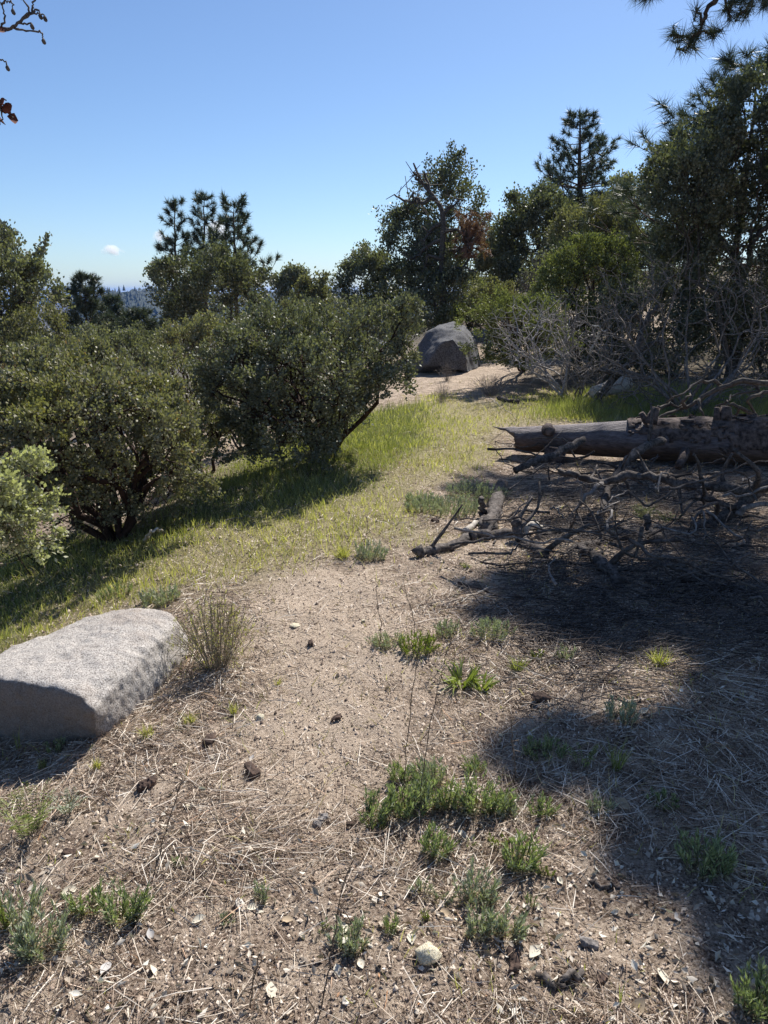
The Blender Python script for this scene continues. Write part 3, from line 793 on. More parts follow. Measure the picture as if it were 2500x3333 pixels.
# bare twig hanging in at the top left corner
def bare_tree():
    rng = np.random.default_rng(17)
    b = gnd(-3.4, 1.6, -.1)
    root = thing('bare_tree', 'nearly bare tree whose thin dark twigs hang into the top left corner', 'tree', b)
    g = Geo(); t1 = b+np.array([.2, .1, 2.6]); ringtube(g, curve([b, b+[.15, 0, 1.2], t1, b+[.1, .4, 4.2]], 5), np.linspace(.14, .05, 16), 8, rng, .06); g.build('trunk', M['bark'], root, b, True)
    Y = 2.6; g = Geo()
    ringtube(g, curve([t1, (t1+at(-120, 90, Y))/2+[0, 0, .1], at(-120, 90, Y)], 5), np.linspace(.04, .012, 11), 6, rng, .1)
    br = [[(-120, 90), (-40, 75), (0, 64), (30, 60), (50, 40), (70, 22), (72, 10), (82, -10)], [(30, 60), (50, 66), (80, 68), (92, 74), (93, 82)], [(50, 40), (68, 30), (80, 28), (96, 33)], [(40, 50), (55, 52), (68, 50)], [(66, 28), (60, 12), (50, 0), (44, -12)],
          [(0, 64), (8, 40), (6, 18), (0, 4)], [(2, 10), (14, 2), (26, 8), (27, 18)], [(-120, 90), (-60, 120), (-10, 128), (10, 132), (15, 140)], [(-120, 90), (-70, 190), (-20, 212), (14, 217)], [(-20, 212), (6, 226), (18, 240), (26, 256)], [(-5, 218), (2, 245), (0, 270)], [(70, 24), (80, 20), (86, 28)]]
    for q, b_ in enumerate(br):
        P = curve([at(x, y, Y) for x, y in b_], 4, rng, .002)
        ringtube(g, P, np.linspace(.008 if q == 0 else .0036, .0018, len(P)), 5, rng, .3)
    for (x, y) in [(93, 82), (96, 33), (27, 18), (15, 140), (86, 28), (68, 50)]:
        c = at(x, y, Y); ringtube(g, [c, c+[0, 0, -.006], c+[.003, 0, -.014], c+[.003, 0, -.018]], [.002, .006, .006, .002], 5)
    g.build('twigs', M['oakbark'], root, b, True)
    for (x, y, s) in [(4, 225, .05), (10, 232, .055), (18, 245, .05), (26, 256, .05), (0, 262, .05), (2, 66, .035), (8, 222, .04)]:
        c = at(x, y, Y+rng.uniform(-.03, .03)); me = curled_leaf(rng, s); o = link('dead_leaf', me, root, c-b); o.rotation_euler = (rng.uniform(.8, 2.2), rng.uniform(-.5, .5), rng.uniform(0, 6))
        me.materials.append(M['deadleaf'])
def curled_leaf(rng, L, mats=()):
    nx, ny = 5, 3; V = []
    for i in range(nx):
        t = i/(nx-1); w = L*.30*sin(pi*min(1, t*1.02+.02))**.7*rng.uniform(.85, 1.15)
        for j in range(ny):
            s = j/(ny-1)*2-1
            V.append((L*(t-.5), s*w, L*(.18*s*s*(w/L*3)+.22*(t-.5)**2)*rng.uniform(.8, 1.3)))
    Q = [(i*ny+j, (i+1)*ny+j, (i+1)*ny+j+1, i*ny+j+1) for i in range(nx-1) for j in range(ny-1)]
    return mesh('leaf', V, np.array(Q), list(mats), True)
def plain(name, c1, c2, scale=20, rough=.8, rnd=False):
    m, nt, bs, out = mat(name)
    if rnd:
        oi = nt.nodes.new('ShaderNodeObjectInfo'); c = ramp(nt, [(0, c1), (1, c2)], oi.outputs['Random'])
    else: c = ramp(nt, [(.3, c1), (.7, c2)], noise_node(nt, scale, 5, .65))
    nt.links.new(c, bs.inputs['Base Color']); bs.inputs['Roughness'].default_value = rough; bs.inputs['Specular IOR Level'].default_value = .3
    return m, nt, bs
M['deadleaf'] = plain('dead_red_leaf', (.07, .02, .015), (.16, .05, .03))[0]
M['dryleaf'] = plain('dry_leaf', (.32, .25, .18), (.68, .60, .48), rnd=True)[0]
bare_tree()

# ------------------------------------------------------------------ boulders
def rock_mesh(name, pts, voxel, disp, fine, mat_, seed=1, freq=3., fin=30., smooth_it=3):
    import bmesh
    bm = bmesh.new()
    for p in pts: bm.verts.new(tuple(p))
    bmesh.ops.convex_hull(bm, input=bm.verts)
    bmesh.ops.delete(bm, geom=[v for v in bm.verts if not v.link_faces], context='VERTS')
    me = bpy.data.meshes.new('hull'); bm.to_mesh(me); bm.free()
    ob = bpy.data.objects.new('hull', me); COL.objects.link(ob)
    md = ob.modifiers.new('r', 'REMESH'); md.mode = 'VOXEL'; md.voxel_size = voxel
    sm = ob.modifiers.new('s', 'SMOOTH'); sm.iterations = smooth_it; sm.factor = .6
    dg = bpy.context.evaluated_depsgraph_get(); dg.update()
    m2 = bpy.data.meshes.new_from_object(ob.evaluated_get(dg))
    bpy.data.objects.remove(ob); bpy.data.meshes.remove(me)
    n = len(m2.vertices); co = np.zeros(n*3, np.float32); no = np.zeros(n*3, np.float32)
    m2.vertices.foreach_get('co', co); m2.vertices.foreach_get('normal', no)
    co = co.reshape(-1, 3).astype(float); no = no.reshape(-1, 3)
    X = co*freq
    d = disp*(noise3(X[:, 0], X[:, 1], X[:, 2], seed)+.5*noise3(X[:, 0]*2.3, X[:, 1]*2.3, X[:, 2]*2.3, seed+1))
    d += fine*(noise3(*(co*fin).T, seed+2)+.6*noise3(*(co*fin*2.3).T, seed+3))
    pit = noise3(*(co*fin*.45).T, seed+5); d -= fine*2.5*np.maximum(0, pit-.45)
    co += no*d[:, None]
    m2.vertices.foreach_set('co', co.astype(np.float32).ravel()); m2.name = name
    m2.polygons.foreach_set('use_smooth', np.ones(len(m2.polygons), bool))
    m2.materials.clear(); m2.materials.append(mat_)
    TRIS[0] += len(m2.polygons)*2
    return m2
def granite(name, a, b_, c, fine=260, lich=None, dirt_shade=None):
    m, nt, bs, out = mat(name)
    f = noise_node(nt, fine, 3, .7); f2 = noise_node(nt, fine*.12, 6, .7); f3 = noise_node(nt, fine*.02, 4, .6)
    col = ramp(nt, [(.33, a), (.45, b_), (.60, c)], f)
    col = mixc(nt, col, tuple(v*.62 for v in b_), ramp(nt, [(.5, (0, 0, 0)), (.68, (.42, .42, .42))], f2))
    if lich: col = mixc(nt, col, lich, ramp(nt, [(.5, (0, 0, 0)), (.7, (.4, .4, .4))], f3))
    if dirt_shade:  # camera-facing side darkened: dirt plus the face's shade, put into the colour
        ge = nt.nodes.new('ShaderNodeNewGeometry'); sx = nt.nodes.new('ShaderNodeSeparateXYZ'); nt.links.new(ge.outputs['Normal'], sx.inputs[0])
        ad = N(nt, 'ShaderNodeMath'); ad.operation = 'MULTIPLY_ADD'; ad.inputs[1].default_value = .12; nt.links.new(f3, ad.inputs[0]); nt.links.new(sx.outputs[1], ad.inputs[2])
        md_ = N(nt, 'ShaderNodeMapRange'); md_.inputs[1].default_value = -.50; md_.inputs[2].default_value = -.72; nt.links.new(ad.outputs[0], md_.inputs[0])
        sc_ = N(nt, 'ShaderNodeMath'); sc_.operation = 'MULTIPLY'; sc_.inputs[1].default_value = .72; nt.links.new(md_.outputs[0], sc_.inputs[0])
        col = mixc(nt, col, dirt_shade[0], sc_.outputs[0])
    nt.links.new(col, bs.inputs['Base Color']); bs.inputs['Roughness'].default_value = .9; bs.inputs['Specular IOR Level'].default_value = .3
    bump(nt, bs, f, .8, .004); bump(nt, bs, f2, .8, .012)
    return m
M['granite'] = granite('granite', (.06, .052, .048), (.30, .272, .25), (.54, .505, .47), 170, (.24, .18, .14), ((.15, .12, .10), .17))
M['greyrock'] = granite('grey_rock', (.035, .035, .04), (.085, .085, .092), (.15, .15, .16), 40, (.05, .05, .058))
M['tanstone'] = granite('tan_stone', (.35, .28, .18), (.62, .54, .38), (.78, .72, .56), 300)
front = [at(-130, 1462, 2.75), at(0, 1466, 2.62), at(70, 1474, 2.57), at(130, 1484, 2.52), at(172, 1505, 2.47), at(197, 1535, 2.45)]
back = [at(362, 1319, 3.22), at(330, 1313, 3.3), at(255, 1313, 3.35), at(200, 1325, 3.35), at(130, 1360, 3.25), at(60, 1405, 3.12), at(0, 1452, 2.98), at(-130, 1510, 2.9)]
right = [hit(215, 1560), hit(270, 1502), hit(335, 1480), hit(400, 1415), hit(406, 1380), at(385, 1345, 3.15)]
mid = [at(200, 1400, 2.95)+[0, 0, .045], at(290, 1365, 3.08)+[0, 0, .03], at(90, 1430, 2.85)+[0, 0, .03]]
low = [hit(206, 1562)+[-.02, .10, -.05], hit(120, 1588)+[0, .14, -.1], hit(0, 1602)+[0, .16, -.12], hit(-130, 1610)+[0, .16, -.12]]
below = [p*[1, 1, 0]+[0, 0, p[2]-.5] for p in back+right]
pts = front+back+right+mid+low+below
org = np.mean(front+right, 0)*[1, 1, 0]; org = gnd(org[0], org[1])
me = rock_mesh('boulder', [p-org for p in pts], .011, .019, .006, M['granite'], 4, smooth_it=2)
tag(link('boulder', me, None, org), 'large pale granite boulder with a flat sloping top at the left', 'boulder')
Y = 16.5
pts = [at(x, y, Y+d) for d in (-1.0, .9) for (x, y) in [(903, 785), (905, 756), (926, 718), (950, 702), (980, 697), (1005, 706), (1025, 740), (1035, 800), (900, 805)]]+[at(x, y, Y-1.7) for (x, y) in [(915, 790), (950, 740), (980, 728), (1008, 760), (1018, 810)]]
org = gnd(pts[0][0]+.8, Y)
me = rock_mesh('rock', [p-org for p in pts], .05, .09, .02, M['greyrock'], 9, 1.4, 9., 5)
tag(link('boulder', me, None, org), 'dark grey domed boulder at the far end of the sandy path', 'boulder')
def stone(dx, dy, w, label, mat_='tanstone', flat=.6, seed=0, cat='stone'):
    rng = np.random.default_rng(seed); c = hit(dx, dy); f = c[1]*CP+(EYE-c[2])*SP; R = w*.46293*f/740/2
    pts = unit(rng.normal(size=(16, 3)))*R*rng.uniform(.75, 1.1, (16, 1))*[1, .85, flat]
    me = rock_mesh('stone', pts, R/9, R*.06, R*.05, M[mat_], seed, 2/R*.3, 3/R, 1)
    tag(link('stone', me, None, c+[0, 0, R*flat*.45]), label, cat)
stone(926, 2072, 62, 'lumpy pale yellowish stone at the bottom of the photo', flat=.8, seed=3)
stone(562, 1553, 26, 'small tan pebble on the sand right of the large boulder', seed=4)
stone(640, 1352, 30, 'flat pinkish stone on the upper sandy path', seed=5, flat=.3)
stone(785, 1343, 13, 'tiny pale pebble on the right side of the sandy path', seed=6)
stone(410, 1745, 22, 'small round cream pebble left of the sandy path', seed=7)
stone(1083, 1590, 15, 'small pale pebble near the upper edge of the right shade', seed=8)
stone(786, 1838, 13, 'small white pebble left of the lone dark green herb', seed=9)

# ------------------------------------------------------------------ fallen log
def wood_mat():
    m, nt, bs, out = mat('weathered_log')
    tc = nt.nodes.new('ShaderNodeTexCoord')
    f = noise_node(nt, 9, 7, .65, stretch=(.35, 6, 6)); f2 = noise_node(nt, 2.2, 4, .6)
    geo = nt.nodes.new('ShaderNodeNewGeometry'); sx = nt.nodes.new('ShaderNodeSeparateXYZ'); nt.links.new(tc.outputs['Object'], sx.inputs[0])
    grey = ramp(nt, [(.3, (.07, .056, .056)), (.5, (.16, .135, .14)), (.7, (.27, .235, .24))], f)
    tan_ = ramp(nt, [(.3, (.06, .032, .02)), (.6, (.17, .095, .055)), (.8, (.25, .15, .09))], f)
    mr = N(nt, 'ShaderNodeMapRange'); mr.inputs[1].default_value = .03; mr.inputs[2].default_value = -.09
    nt.links.new(sx.outputs[2], mr.inputs[0])
    c = mixc(nt, grey, tan_, mr.outputs[0])
    nt.links.new(c, bs.inputs['Base Color']); bs.inputs['Roughness'].default_value = .75
    bump(nt, bs, f, .9, .03)
    return m
M['log'] = wood_mat()
M['logbark'] = bark_mat('log_bark', (.03, .022, .02), (.17, .13, .115), 22, b=.9, dist=.02)
def log():
    rng = np.random.default_rng(8)
    a = at(1108, 949, 7.35); b = at(1330, 950, 7.15); c = at(1500, 953, 7.0); d = at(1700, 958, 6.85); e = at(1900, 964, 6.7)
    P = curve([a, b, c, d, e], 60); n = len(P); t = np.linspace(0, 1, n)
    R = np.interp(t, [0, .12, .3, .6, 1], [.118, .145, .185, .225, .26]); k = 64
    root = thing('fallen_log', 'long bare fallen log with a splintered left end and bark on its right half', 'log', P[0]*[1, 1, 0]+[0, 0, float(height(P[0][0], P[0][1]))])
    o = np.array(root.location)
    # body, origin on its axis so the shader can tell top from bottom
    T = unit(np.gradient(P, axis=0)); up = np.array([0, 0, 1.]); Nn = unit(up-T*(T@up)[:, None]); Bn = np.cross(T, Nn)
    ang = np.arange(k)/k*2*pi
    def tubeV(P, R, lump):
        rr = R[:, None]*(1+lump*noise3(t[:len(P), None]*14, np.cos(ang)[None]*1.6, np.sin(ang)[None]*1.6, 3)+lump*.4*noise3(t[:len(P), None]*5, np.cos(ang)[None]*7, np.sin(ang)[None]*7, 4))
        return P[:, None]+rr[..., None]*(np.cos(ang)[None, :, None]*Nn[:len(P), None]+np.sin(ang)[None, :, None]*Bn[:len(P), None])
    V = tubeV(P, R, .05)
    # ragged end: push the first ring to the left at the top, the right at the bottom
    rag = np.cos(ang)*-.05+rng.normal(0, .012, k)+np.where(np.cos(ang) > .75, -.04, 0)
    V[0] += T[0]*(rag[:, None]+.03); V[1:4] += T[0]*(rag[:, None]*.4)
    i = np.arange(n-1)[:, None]*k; j = np.arange(k)[None]; j2 = (j+1) % k
    Q = np.stack([i+j, i+k+j, i+k+j2, i+j2], -1).reshape(-1, 4)
    Vf = V.reshape(-1, 3); Vc = np.vstack([Vf, P[0]+T[0]*.03, P[-1]]); nV = len(Vf)
    Tt = [(nV, (q+1) % k, q)[::-1] for q in range(k)]+[(nV+1, (n-1)*k+q, (n-1)*k+(q+1) % k)[::-1] for q in range(k)]
    ctr = np.array([P[0][0], P[0][1], P[:, 2].mean()])
    link('body', mesh('body', Vc-ctr, [np.array(Tt), Q], M['log'], True), root, ctr-o)
    g = Geo(); tip = at(1064, 921, 7.35)
    s0 = a+[.01, 0, .1]
    ringtube(g, [tip, tip*.6+s0*.4+[0, 0, -.012], s0, s0+[.1, 0, -.01]], [.003, .014, .03, .02], 6, rng, .2); g.build('splinter', M['log'], root, o, False)
    for (x1, y1, x2, y2, r, nm) in [(1187, 932, 1184, 930, .05, 'knot')]:
        p = at(x1, y1, 7.08); g = Geo(); ringtube(g, [p+[0, .1, 0], p, p+[-.005, -.03, .005], p+[-.005, -.032, .005]], [.065, .055, .04, .012], 9, rng, .12); g.build(nm, M['logbark'], root, o, True)
    g = Geo(); p = at(1200, 975, 7.1); pb = gnd(p[0]-.02, 7.1, -.05); ringtube(g, [pb, (p+pb)/2, p+[0, 0, .05]], [.13, .10, .11], 10, rng, .12); g.build('prop_stump', M['logbark'], root, o, True)
    for (x1, y1, x2, y2, Ya, Yb, r) in [(1405, 915, 1418, 880, 6.95, 6.95, .05), (1398, 912, 1385, 892, 7, 7, .03), (1563, 910, 1570, 878, 6.9, 6.9, .055), (1548, 908, 1549, 880, 6.9, 6.9, .03), (1480, 975, 1466, 1008, 6.75, 6.55, .04)]:
        A = at(x1, y1, Ya); B = at(x2, y2, Yb); g = Geo(); ringtube(g, [A, (A+B)/2, B], [r*1.2, r, r*.85], 7, rng, .2); g.build('branch_stub', M['logbark'], root, o)
    # bark left on the log: ragged sheet over the right part, plus lifted plates
    s = int(n*.28)
    Vb = tubeV(P, R*1.0+.016, .06)
    Fq = []
    for q in range(s, n-1):
        for w in range(k):
            cz = cos(ang[w]); tt = (q-s)/(n-1-s)
            lim = .93-2.2*tt
            if cz > lim+.5*noise2(q*.09, w*.22, 5)+.3*noise2(q*.4, w*.7, 6): Fq.append((q*k+w, (q+1)*k+w, (q+1)*k+(w+1) % k, q*k+(w+1) % k))
    Fq = np.array(Fq); used = np.unique(Fq); mp = -np.ones(n*k, int); mp[used] = np.arange(len(used))
    me = mesh('bark', Vb.reshape(-1, 3)[used]-o, mp[Fq], M['logbark'])
    ob = link('bark', me, root); so = ob.modifiers.new('thick', 'SOLIDIFY'); so.thickness = .014; so.offset = 1
    for q in range(55):
        tt = rng.uniform(.30, 1); w = rng.uniform(-1.0, 1.1); i_ = min(n-2, int(tt*(n-1)))
        nrm = cos(w)*Nn[i_]+sin(w)*Bn[i_]; tan2 = -sin(w)*Nn[i_]+cos(w)*Bn[i_]
        p = P[i_]+T[i_]*rng.uniform(0, .05)+nrm*(R[i_]+.03); L = rng.uniform(.04, .13); W_ = rng.uniform(.012, .03)
        ax = unit(T[i_]+rng.normal(0, .12, 3)); vs = []
        for e in (0, .01):
            for (u_, v_) in [(-1, -.6), (-.3, -1), (1, -.4), (.8, .7), (-.5, 1)]:
                vs.append(p+ax*L/2*u_+tan2*W_*v_+nrm*e+nrm*.008*rng.normal())
        F = [(0, 1, 2, 3), (0, 3, 4, 4), ]
        T3 = [(5, 6, 7), (5, 7, 8), (5, 8, 9), (0, 2, 1), (0, 3, 2), (0, 4, 3)]+[x for z in range(5) for x in ((z, (z+1) % 5, 5+(z+1) % 5), (z, 5+(z+1) % 5, 5+z))]
        pl = mesh('bark_plate', np.array(vs)-p, np.array(T3), M['logbark']); link('bark_plate', pl, root, p-o)
log()

# ------------------------------------------------------------------ fallen branches
def branch(label, pts, r, m_='twig', stubs=0, seed=0, name='fallen_branch', cat='branch', lift=None, group=None, rough=.16, taper=.5, wob=.008):
    """pts: (photo x, photo y) on the ground, or (photo x, photo y, Y) in the air"""
    rng = np.random.default_rng(seed+hash_(label))
    r = r*(1.18 if m_ == 'twig' and r > .012 else 1)
    W = np.array([at(*p) if len(p) == 3 else hit(p[0], p[1], r*.6)+[0, 0, 0] for p in pts])
    P = curve(W, 5, rng, wob); n = len(P)
    P[:, 2] = np.maximum(P[:, 2], height(P[:, 0], P[:, 1])+r*.4)
    g = Geo(); R = r*np.linspace(1, taper, n)*rng.uniform(.88, 1.15, n)
    ringtube(g, P, R, 9 if r > .018 else 6, rng, rough)
    o = P[n//2]
    root = g.build(name, M[m_], None, o, False, o); tag(root, label, cat, group)
    for s in range(stubs):
        i = rng.integers(2, n-1); d = unit(rng.normal(size=3)+[0, 0, .5]+(P[i]-P[i-1])/np.linalg.norm(P[i]-P[i-1])*.8)
        L = r*rng.uniform(5, 14); q = Geo(); ringtube(q, curve([P[i], P[i]+d*L*.5+rng.normal(0, L*.1, 3), P[i]+d*L], 3), np.linspace(R[i]*.5, R[i]*.2, 7), 5, rng, .2)
        q.build('side_twig', M[m_], root, o)
    return root
def hash_(s):
    return sum((i+1)*ord(c) for i, c in enumerate(s)) % 100003
branch('scaly grey branch leaning down from the log face with a pale cut tip', [(1260, 950, 6.75), (1224, 967, 6.6), (1199, 982, 6.45), (1171, 992, 6.35), (1143, 1001, 6.25), (1112, 1017, 6.2)], .032, taper=.8)
branch('thick flaky barked limb lying below the log tip, pointing at the camera', [(1086, 1045), (1075, 1073), (1070, 1098), (1064, 1121), (1054, 1142)], .042, taper=1.05, rough=.22)
branch('short upright dark stub standing beside the flaky limb', [(1047, 1140), (1042, 1110, 5.15), (1040, 1076, 5.12)], .022, taper=.9)
branch('pale split slab of wood under the upright stub', [(1003, 1147), (1030, 1130), (1053, 1117)], .022, 'pale', taper=.8)
branch('low dark barky branch at the far left of the brush pile', [(899, 1198), (933, 1191), (980, 1178), (1012, 1160)], .028, taper=.9, stubs=3)
branch('broken hollow ended branch left of the pale curved wood', [(1016, 1160), (1059, 1157), (1109, 1152)], .032, taper=.9, stubs=2)
branch('knotted upright root piece in the middle of the pile', [(1173, 1197), (1157, 1191), (1128, 1172, 4.65), (1120, 1150, 4.65), (1112, 1124, 4.7)], .034, taper=.8, stubs=4)
branch('bleached curved piece of wood beside the knotted root', [(1131, 1163), (1137, 1142, 4.72), (1158, 1136, 4.75), (1171, 1156)], .022, 'pale', taper=.9)
branch('long straight dark branch running right from the knotted root', [(1168, 1154), (1213, 1150), (1255, 1151), (1327, 1163), (1395, 1166)], .02, stubs=5)
branch('thin grey arching twig above the brush pile', [(1188, 1098, 5.2), (1207, 1101, 5.15), (1221, 1123, 5.1), (1215, 1143)], .008, 'grey')
branch('thin straight stick leaning over the left of the pile', [(1103, 1126), (1137, 1084, 5.1), (1150, 1070, 5.1)], .007, 'grey')
branch('thick rough branch below the pile slanting down to the right', [(1255, 1184), (1283, 1204), (1311, 1228), (1340, 1262)], .034, rough=.25, taper=.9, stubs=2)
branch('longest pale topped branch arching across in front of the log', [(1207, 1017, 5.7), (1255, 1028, 5.6), (1297, 1043, 5.55), (1357, 1029, 5.5), (1429, 1036, 5.4), (1489, 1050, 5.3), (1549, 1048, 5.2), (1621, 1060, 5.1), (1700, 1030, 5.0)], .019, 'twig', stubs=12, taper=1.9)
branch('lichened branch descending from the log to the pile', [(1429, 952, 6.6), (1381, 973, 6.3), (1345, 1007, 6.0), (1333, 1033, 5.8), (1309, 1074, 5.5), (1297, 1113, 5.2), (1290, 1144)], .032, stubs=6)
branch('thick black forked limb rising at the right edge in front of the log', [(1640, 1050, 5.2), (1597, 1093, 5.1), (1549, 1125, 5.05), (1501, 1135)], .045, stubs=3)
branch('left prong crossing the black forked limb', [(1513, 1057, 5.2), (1537, 1081, 5.1), (1590, 1096, 5.05)], .026, stubs=2)
branch('right prong of the black forked limb reaching the photo edge', [(1594, 1113, 5.0), (1621, 1091, 5.0), (1720, 1090, 5.0)], .024, 'grey')
branch('dark stub sticking up beside the yellow green fern', [(1424, 1170), (1402, 1137, 4.85), (1395, 1113, 4.85)], .022, taper=.8)
branch('thin branch lying right of the dark stub', [(1458, 1160), (1501, 1177), (1580, 1180), (1680, 1184)], .014, stubs=4)
branch('crooked branch lying across the middle of the pile', [(1230, 1190), (1309, 1161, 4.75), (1376, 1165, 4.7), (1410, 1158)], .02, stubs=5)
branch('slim branch above the crooked one', [(1285, 1150, 4.95), (1333, 1145, 4.95), (1380, 1162)], .013, stubs=3)
branch('forked bare branch end pointing down left above the pile', [(1300, 1045, 5.5), (1280, 1058, 5.3), (1258, 1080, 5.25), (1243, 1098)], .018, 'grey', stubs=4)
branch('curved twig hanging from the long arching branch', [(1297, 1113, 5.2), (1318, 1078, 5.3), (1345, 1066, 5.35), (1372, 1062, 5.35)], .008, 'grey')
branch('low dark branch along the shaded ground at lower right of the pile', [(1395, 1250), (1440, 1262), (1520, 1240), (1560, 1238)], .014, stubs=4)
branch('dark branch lying flat in the deep shade right of the pile', [(1400, 1285), (1480, 1258), (1560, 1272), (1659, 1290)], .018, stubs=5)
branch('curved scaly pine twig on the bottom ground right of the stone', [(1160, 2104), (1190, 2122), (1225, 2116), (1250, 2098)], .010, 'logbark' if False else 'twig', rough=.35, taper=.9)
branch('thin twig behind the short lupine-like herbs at lower right', [(1275, 1908), (1310, 1914), (1340, 1916)], .006)
branch('dark stick at the edge of the lit grass under the far manzanita', [(1076, 860), (1100, 866), (1122, 868)], .03, taper=.7, stubs=2)
branch('bleached curved root at the foot of the left manzanita', [(314, 1170), (322, 1152, 4.9), (345, 1144, 4.95), (352, 1150)], .013, 'pale')
branch('long thin dead stick lying on the grass right of the left manzanita', [(395, 1148), (450, 1132), (520, 1120), (575, 1118)], .007, 'grey')
branch('pale leaning grass coloured stick above the fallen log', [(1115, 905), (1085, 880, 8.5), (1060, 860, 8.8)], .006, 'pale')
branch('short bark covered stick right of the green herb patch', [(1370, 1690), (1395, 1692)], .009)
rng = np.random.default_rng(64)
pid = 0
for k in range(84):
    x = rng.uniform(1100, 1680); y = rng.uniform(1120, 1320) if k % 3 else rng.uniform(1010, 1120); c = hit(x, y); a_ = rng.normal(0, .75)+(pi if rng.random() < .5 else 0)
    L = rng.uniform(.2, .9); P0 = c+[0, 0, rng.uniform(.0, .34)*(rng.random() < .6)]; d = np.array([cos(a_), sin(a_), rng.uniform(-.1, .15)])
    P = curve([P0-d*L/2, P0-d*L/5+rng.normal(0, .05, 3), P0+d*L/5+rng.normal(0, .05, 3), P0+d*L/2+rng.normal(0, .09, 3)], 4, rng, .008); r = rng.uniform(.004, .012)
    P[:, 2] = np.maximum(P[:, 2], height(P[:, 0], P[:, 1])+r)
    g = Geo(); ringtube(g, P, r*np.linspace(1, .5, len(P)), 6, rng, .2)
    tag(g.build('stick', M['twig' if rng.random() < .8 else 'grey'], None, P[5], False, P[5]), 'thin dead stick tangled in the '+('brush pile in front of the knotted root' if y > 1120 else 'shadow between the long log and the brush pile'), 'stick', 'sticks in the brush pile' if y > 1120 else 'sticks below the long log')
# fine twig tangle too small to count
A = []; Bv = []; 
for k in range(4200):
    x = rng.uniform(1090, 1700); y = rng.uniform(1100, 1420) if rng.random() < .75 else rng.uniform(1000, 1120)
    c = hit(x, y) if k % 8 == 0 else c+rng.normal(0, .12, 3)*[1, 1, 0]
    c[2] = float(height(c[0], c[1]))
    a_ = rng.normal(0, .7); d = np.array([cos(a_), sin(a_), rng.uniform(-.05, .25)]); L = rng.uniform(.04, .25)
    p = c+[0, 0, rng.uniform(.003, .05)]; A.append(p); Bv.append(p+d*L)
g = Geo(); segs(g, A, Bv, .0028, .0016); tag(g.build('twig_litter', M['twig']), 'fine dead twigs strewn around the brush pile', 'twigs', kind='stuff')

# dead bare shrubs behind the log
def dead_shrub(label, base, cen, rad, n, Y, m_='grey', seed=1, rt=.004, nstem=7, th=.013, lean=None):
    rng = np.random.default_rng(seed); b = at(*base, Y); o = gnd(b[0], Y, -.04); root = thing('dead_shrub', label, 'dead shrub', o)
    c = at(*cen, Y); P = c+unit(rng.normal(size=(n, 3)))*rad*rng.uniform(.55, 1.05, (n, 1))
    P[:, 2] = np.maximum(P[:, 2], height(P[:, 0], P[:, 1])+.08)
    S_ = []; az = np.argsort(np.arctan2(P[:, 1]-o[1], P[:, 0]-o[0])+rng.normal(0, .3, n))
    for k, idx in enumerate(np.array_split(az, nstem)): grow(o+rng.normal(0, .08, 3)*[1, 1, 0], P[idx], rng, S_, rt, .42, .5, .08, stem=k)
    build_branches(root, S_, th, M[m_], o)
dead_shrub('bare silvery grey shrub with fanned twigs right of the round manzanita', (1225, 812), (1160, 730), np.array([.85, .5, .7]), 420, 11.6, 'silver', 3, .0036, th=.018)
dead_shrub('leafless grey shrub with upright stems behind the log', (1262, 820), (1290, 735), np.array([.75, .5, .8]), 160, 11.2, 'grey', 4, .0045, th=.018)
dead_shrub('large brown tangle of dead branches above the right part of the log', (1480, 900), (1500, 740), np.array([2.0, .9, 1.25]), 1100, 9.8, 'grey', 5, .0032, 10, .02)
def gnarly(label, strokes, Y, r, seed, m_='oakbark'):
    rng = np.random.default_rng(seed); b = at(*strokes[0][0], Y); o = gnd(b[0], Y, 0); root = thing('dead_branch', label, 'dead branch', o)
    for q, s in enumerate(strokes):
        P = curve([at(x, y, Y+.1*rng.normal()) for x, y in s], 4, rng, .012); g = Geo(); ringtube(g, P, r*(1 if q == 0 else rng.uniform(.45, .8))*np.linspace(1, .4, len(P)), 7, rng, .2); g.build('limb', M[m_], root, o, True)
gnarly('black gnarled fallen crown arching over the log at the right edge', [[(1700, 830), (1620, 822), (1560, 835), (1510, 862), (1480, 880), (1440, 893), (1420, 905)], [(1510, 862), (1512, 885), (1525, 900), (1540, 910)], [(1700, 860), (1650, 850), (1620, 862), (1628, 890), (1640, 905)], [(1560, 835), (1530, 820), (1500, 830), (1470, 850), (1440, 870)], [(1640, 905), (1600, 880), (1570, 872), (1545, 878)], [(1480, 880), (1478, 862), (1490, 850)], [(1600, 880), (1585, 900), (1580, 910)], [(1620, 822), (1640, 845), (1590, 850), (1575, 866)], [(1420, 880), (1450, 874), (1480, 880)]], 8.0, .034, 5)
gnarly('dark leaning dead limb rising behind the pale log piece', [[(1290, 860), (1330, 815), (1370, 770), (1390, 700), (1420, 660)], [(1370, 770), (1410, 740), (1440, 745)], [(1330, 815), (1300, 800), (1270, 810)], [(1390, 700), (1370, 680), (1350, 690)]], 10.4, .06, 6)
gnarly('pair of pale bare forked twigs on the grey shrub top', [[(1275, 765), (1290, 730), (1298, 712), (1290, 705), (1275, 708)], [(1298, 712), (1308, 716), (1306, 735)], [(1290, 730), (1282, 722), (1270, 722)]], 10.9, .022, 7, 'pale')
g = Geo(); a_ = at(1285, 848, 10.8); b_ = at(1352, 826, 11.4); ringtube(g, curve([a_, (a_+b_)/2, b_], 4), [.10]*4+[.12]*5, 12, rng, .05)
tag(g.build('fallen_log', M['pale'], None, a_, True, a_), 'short pale grey log piece lying behind the long fallen log', 'log')

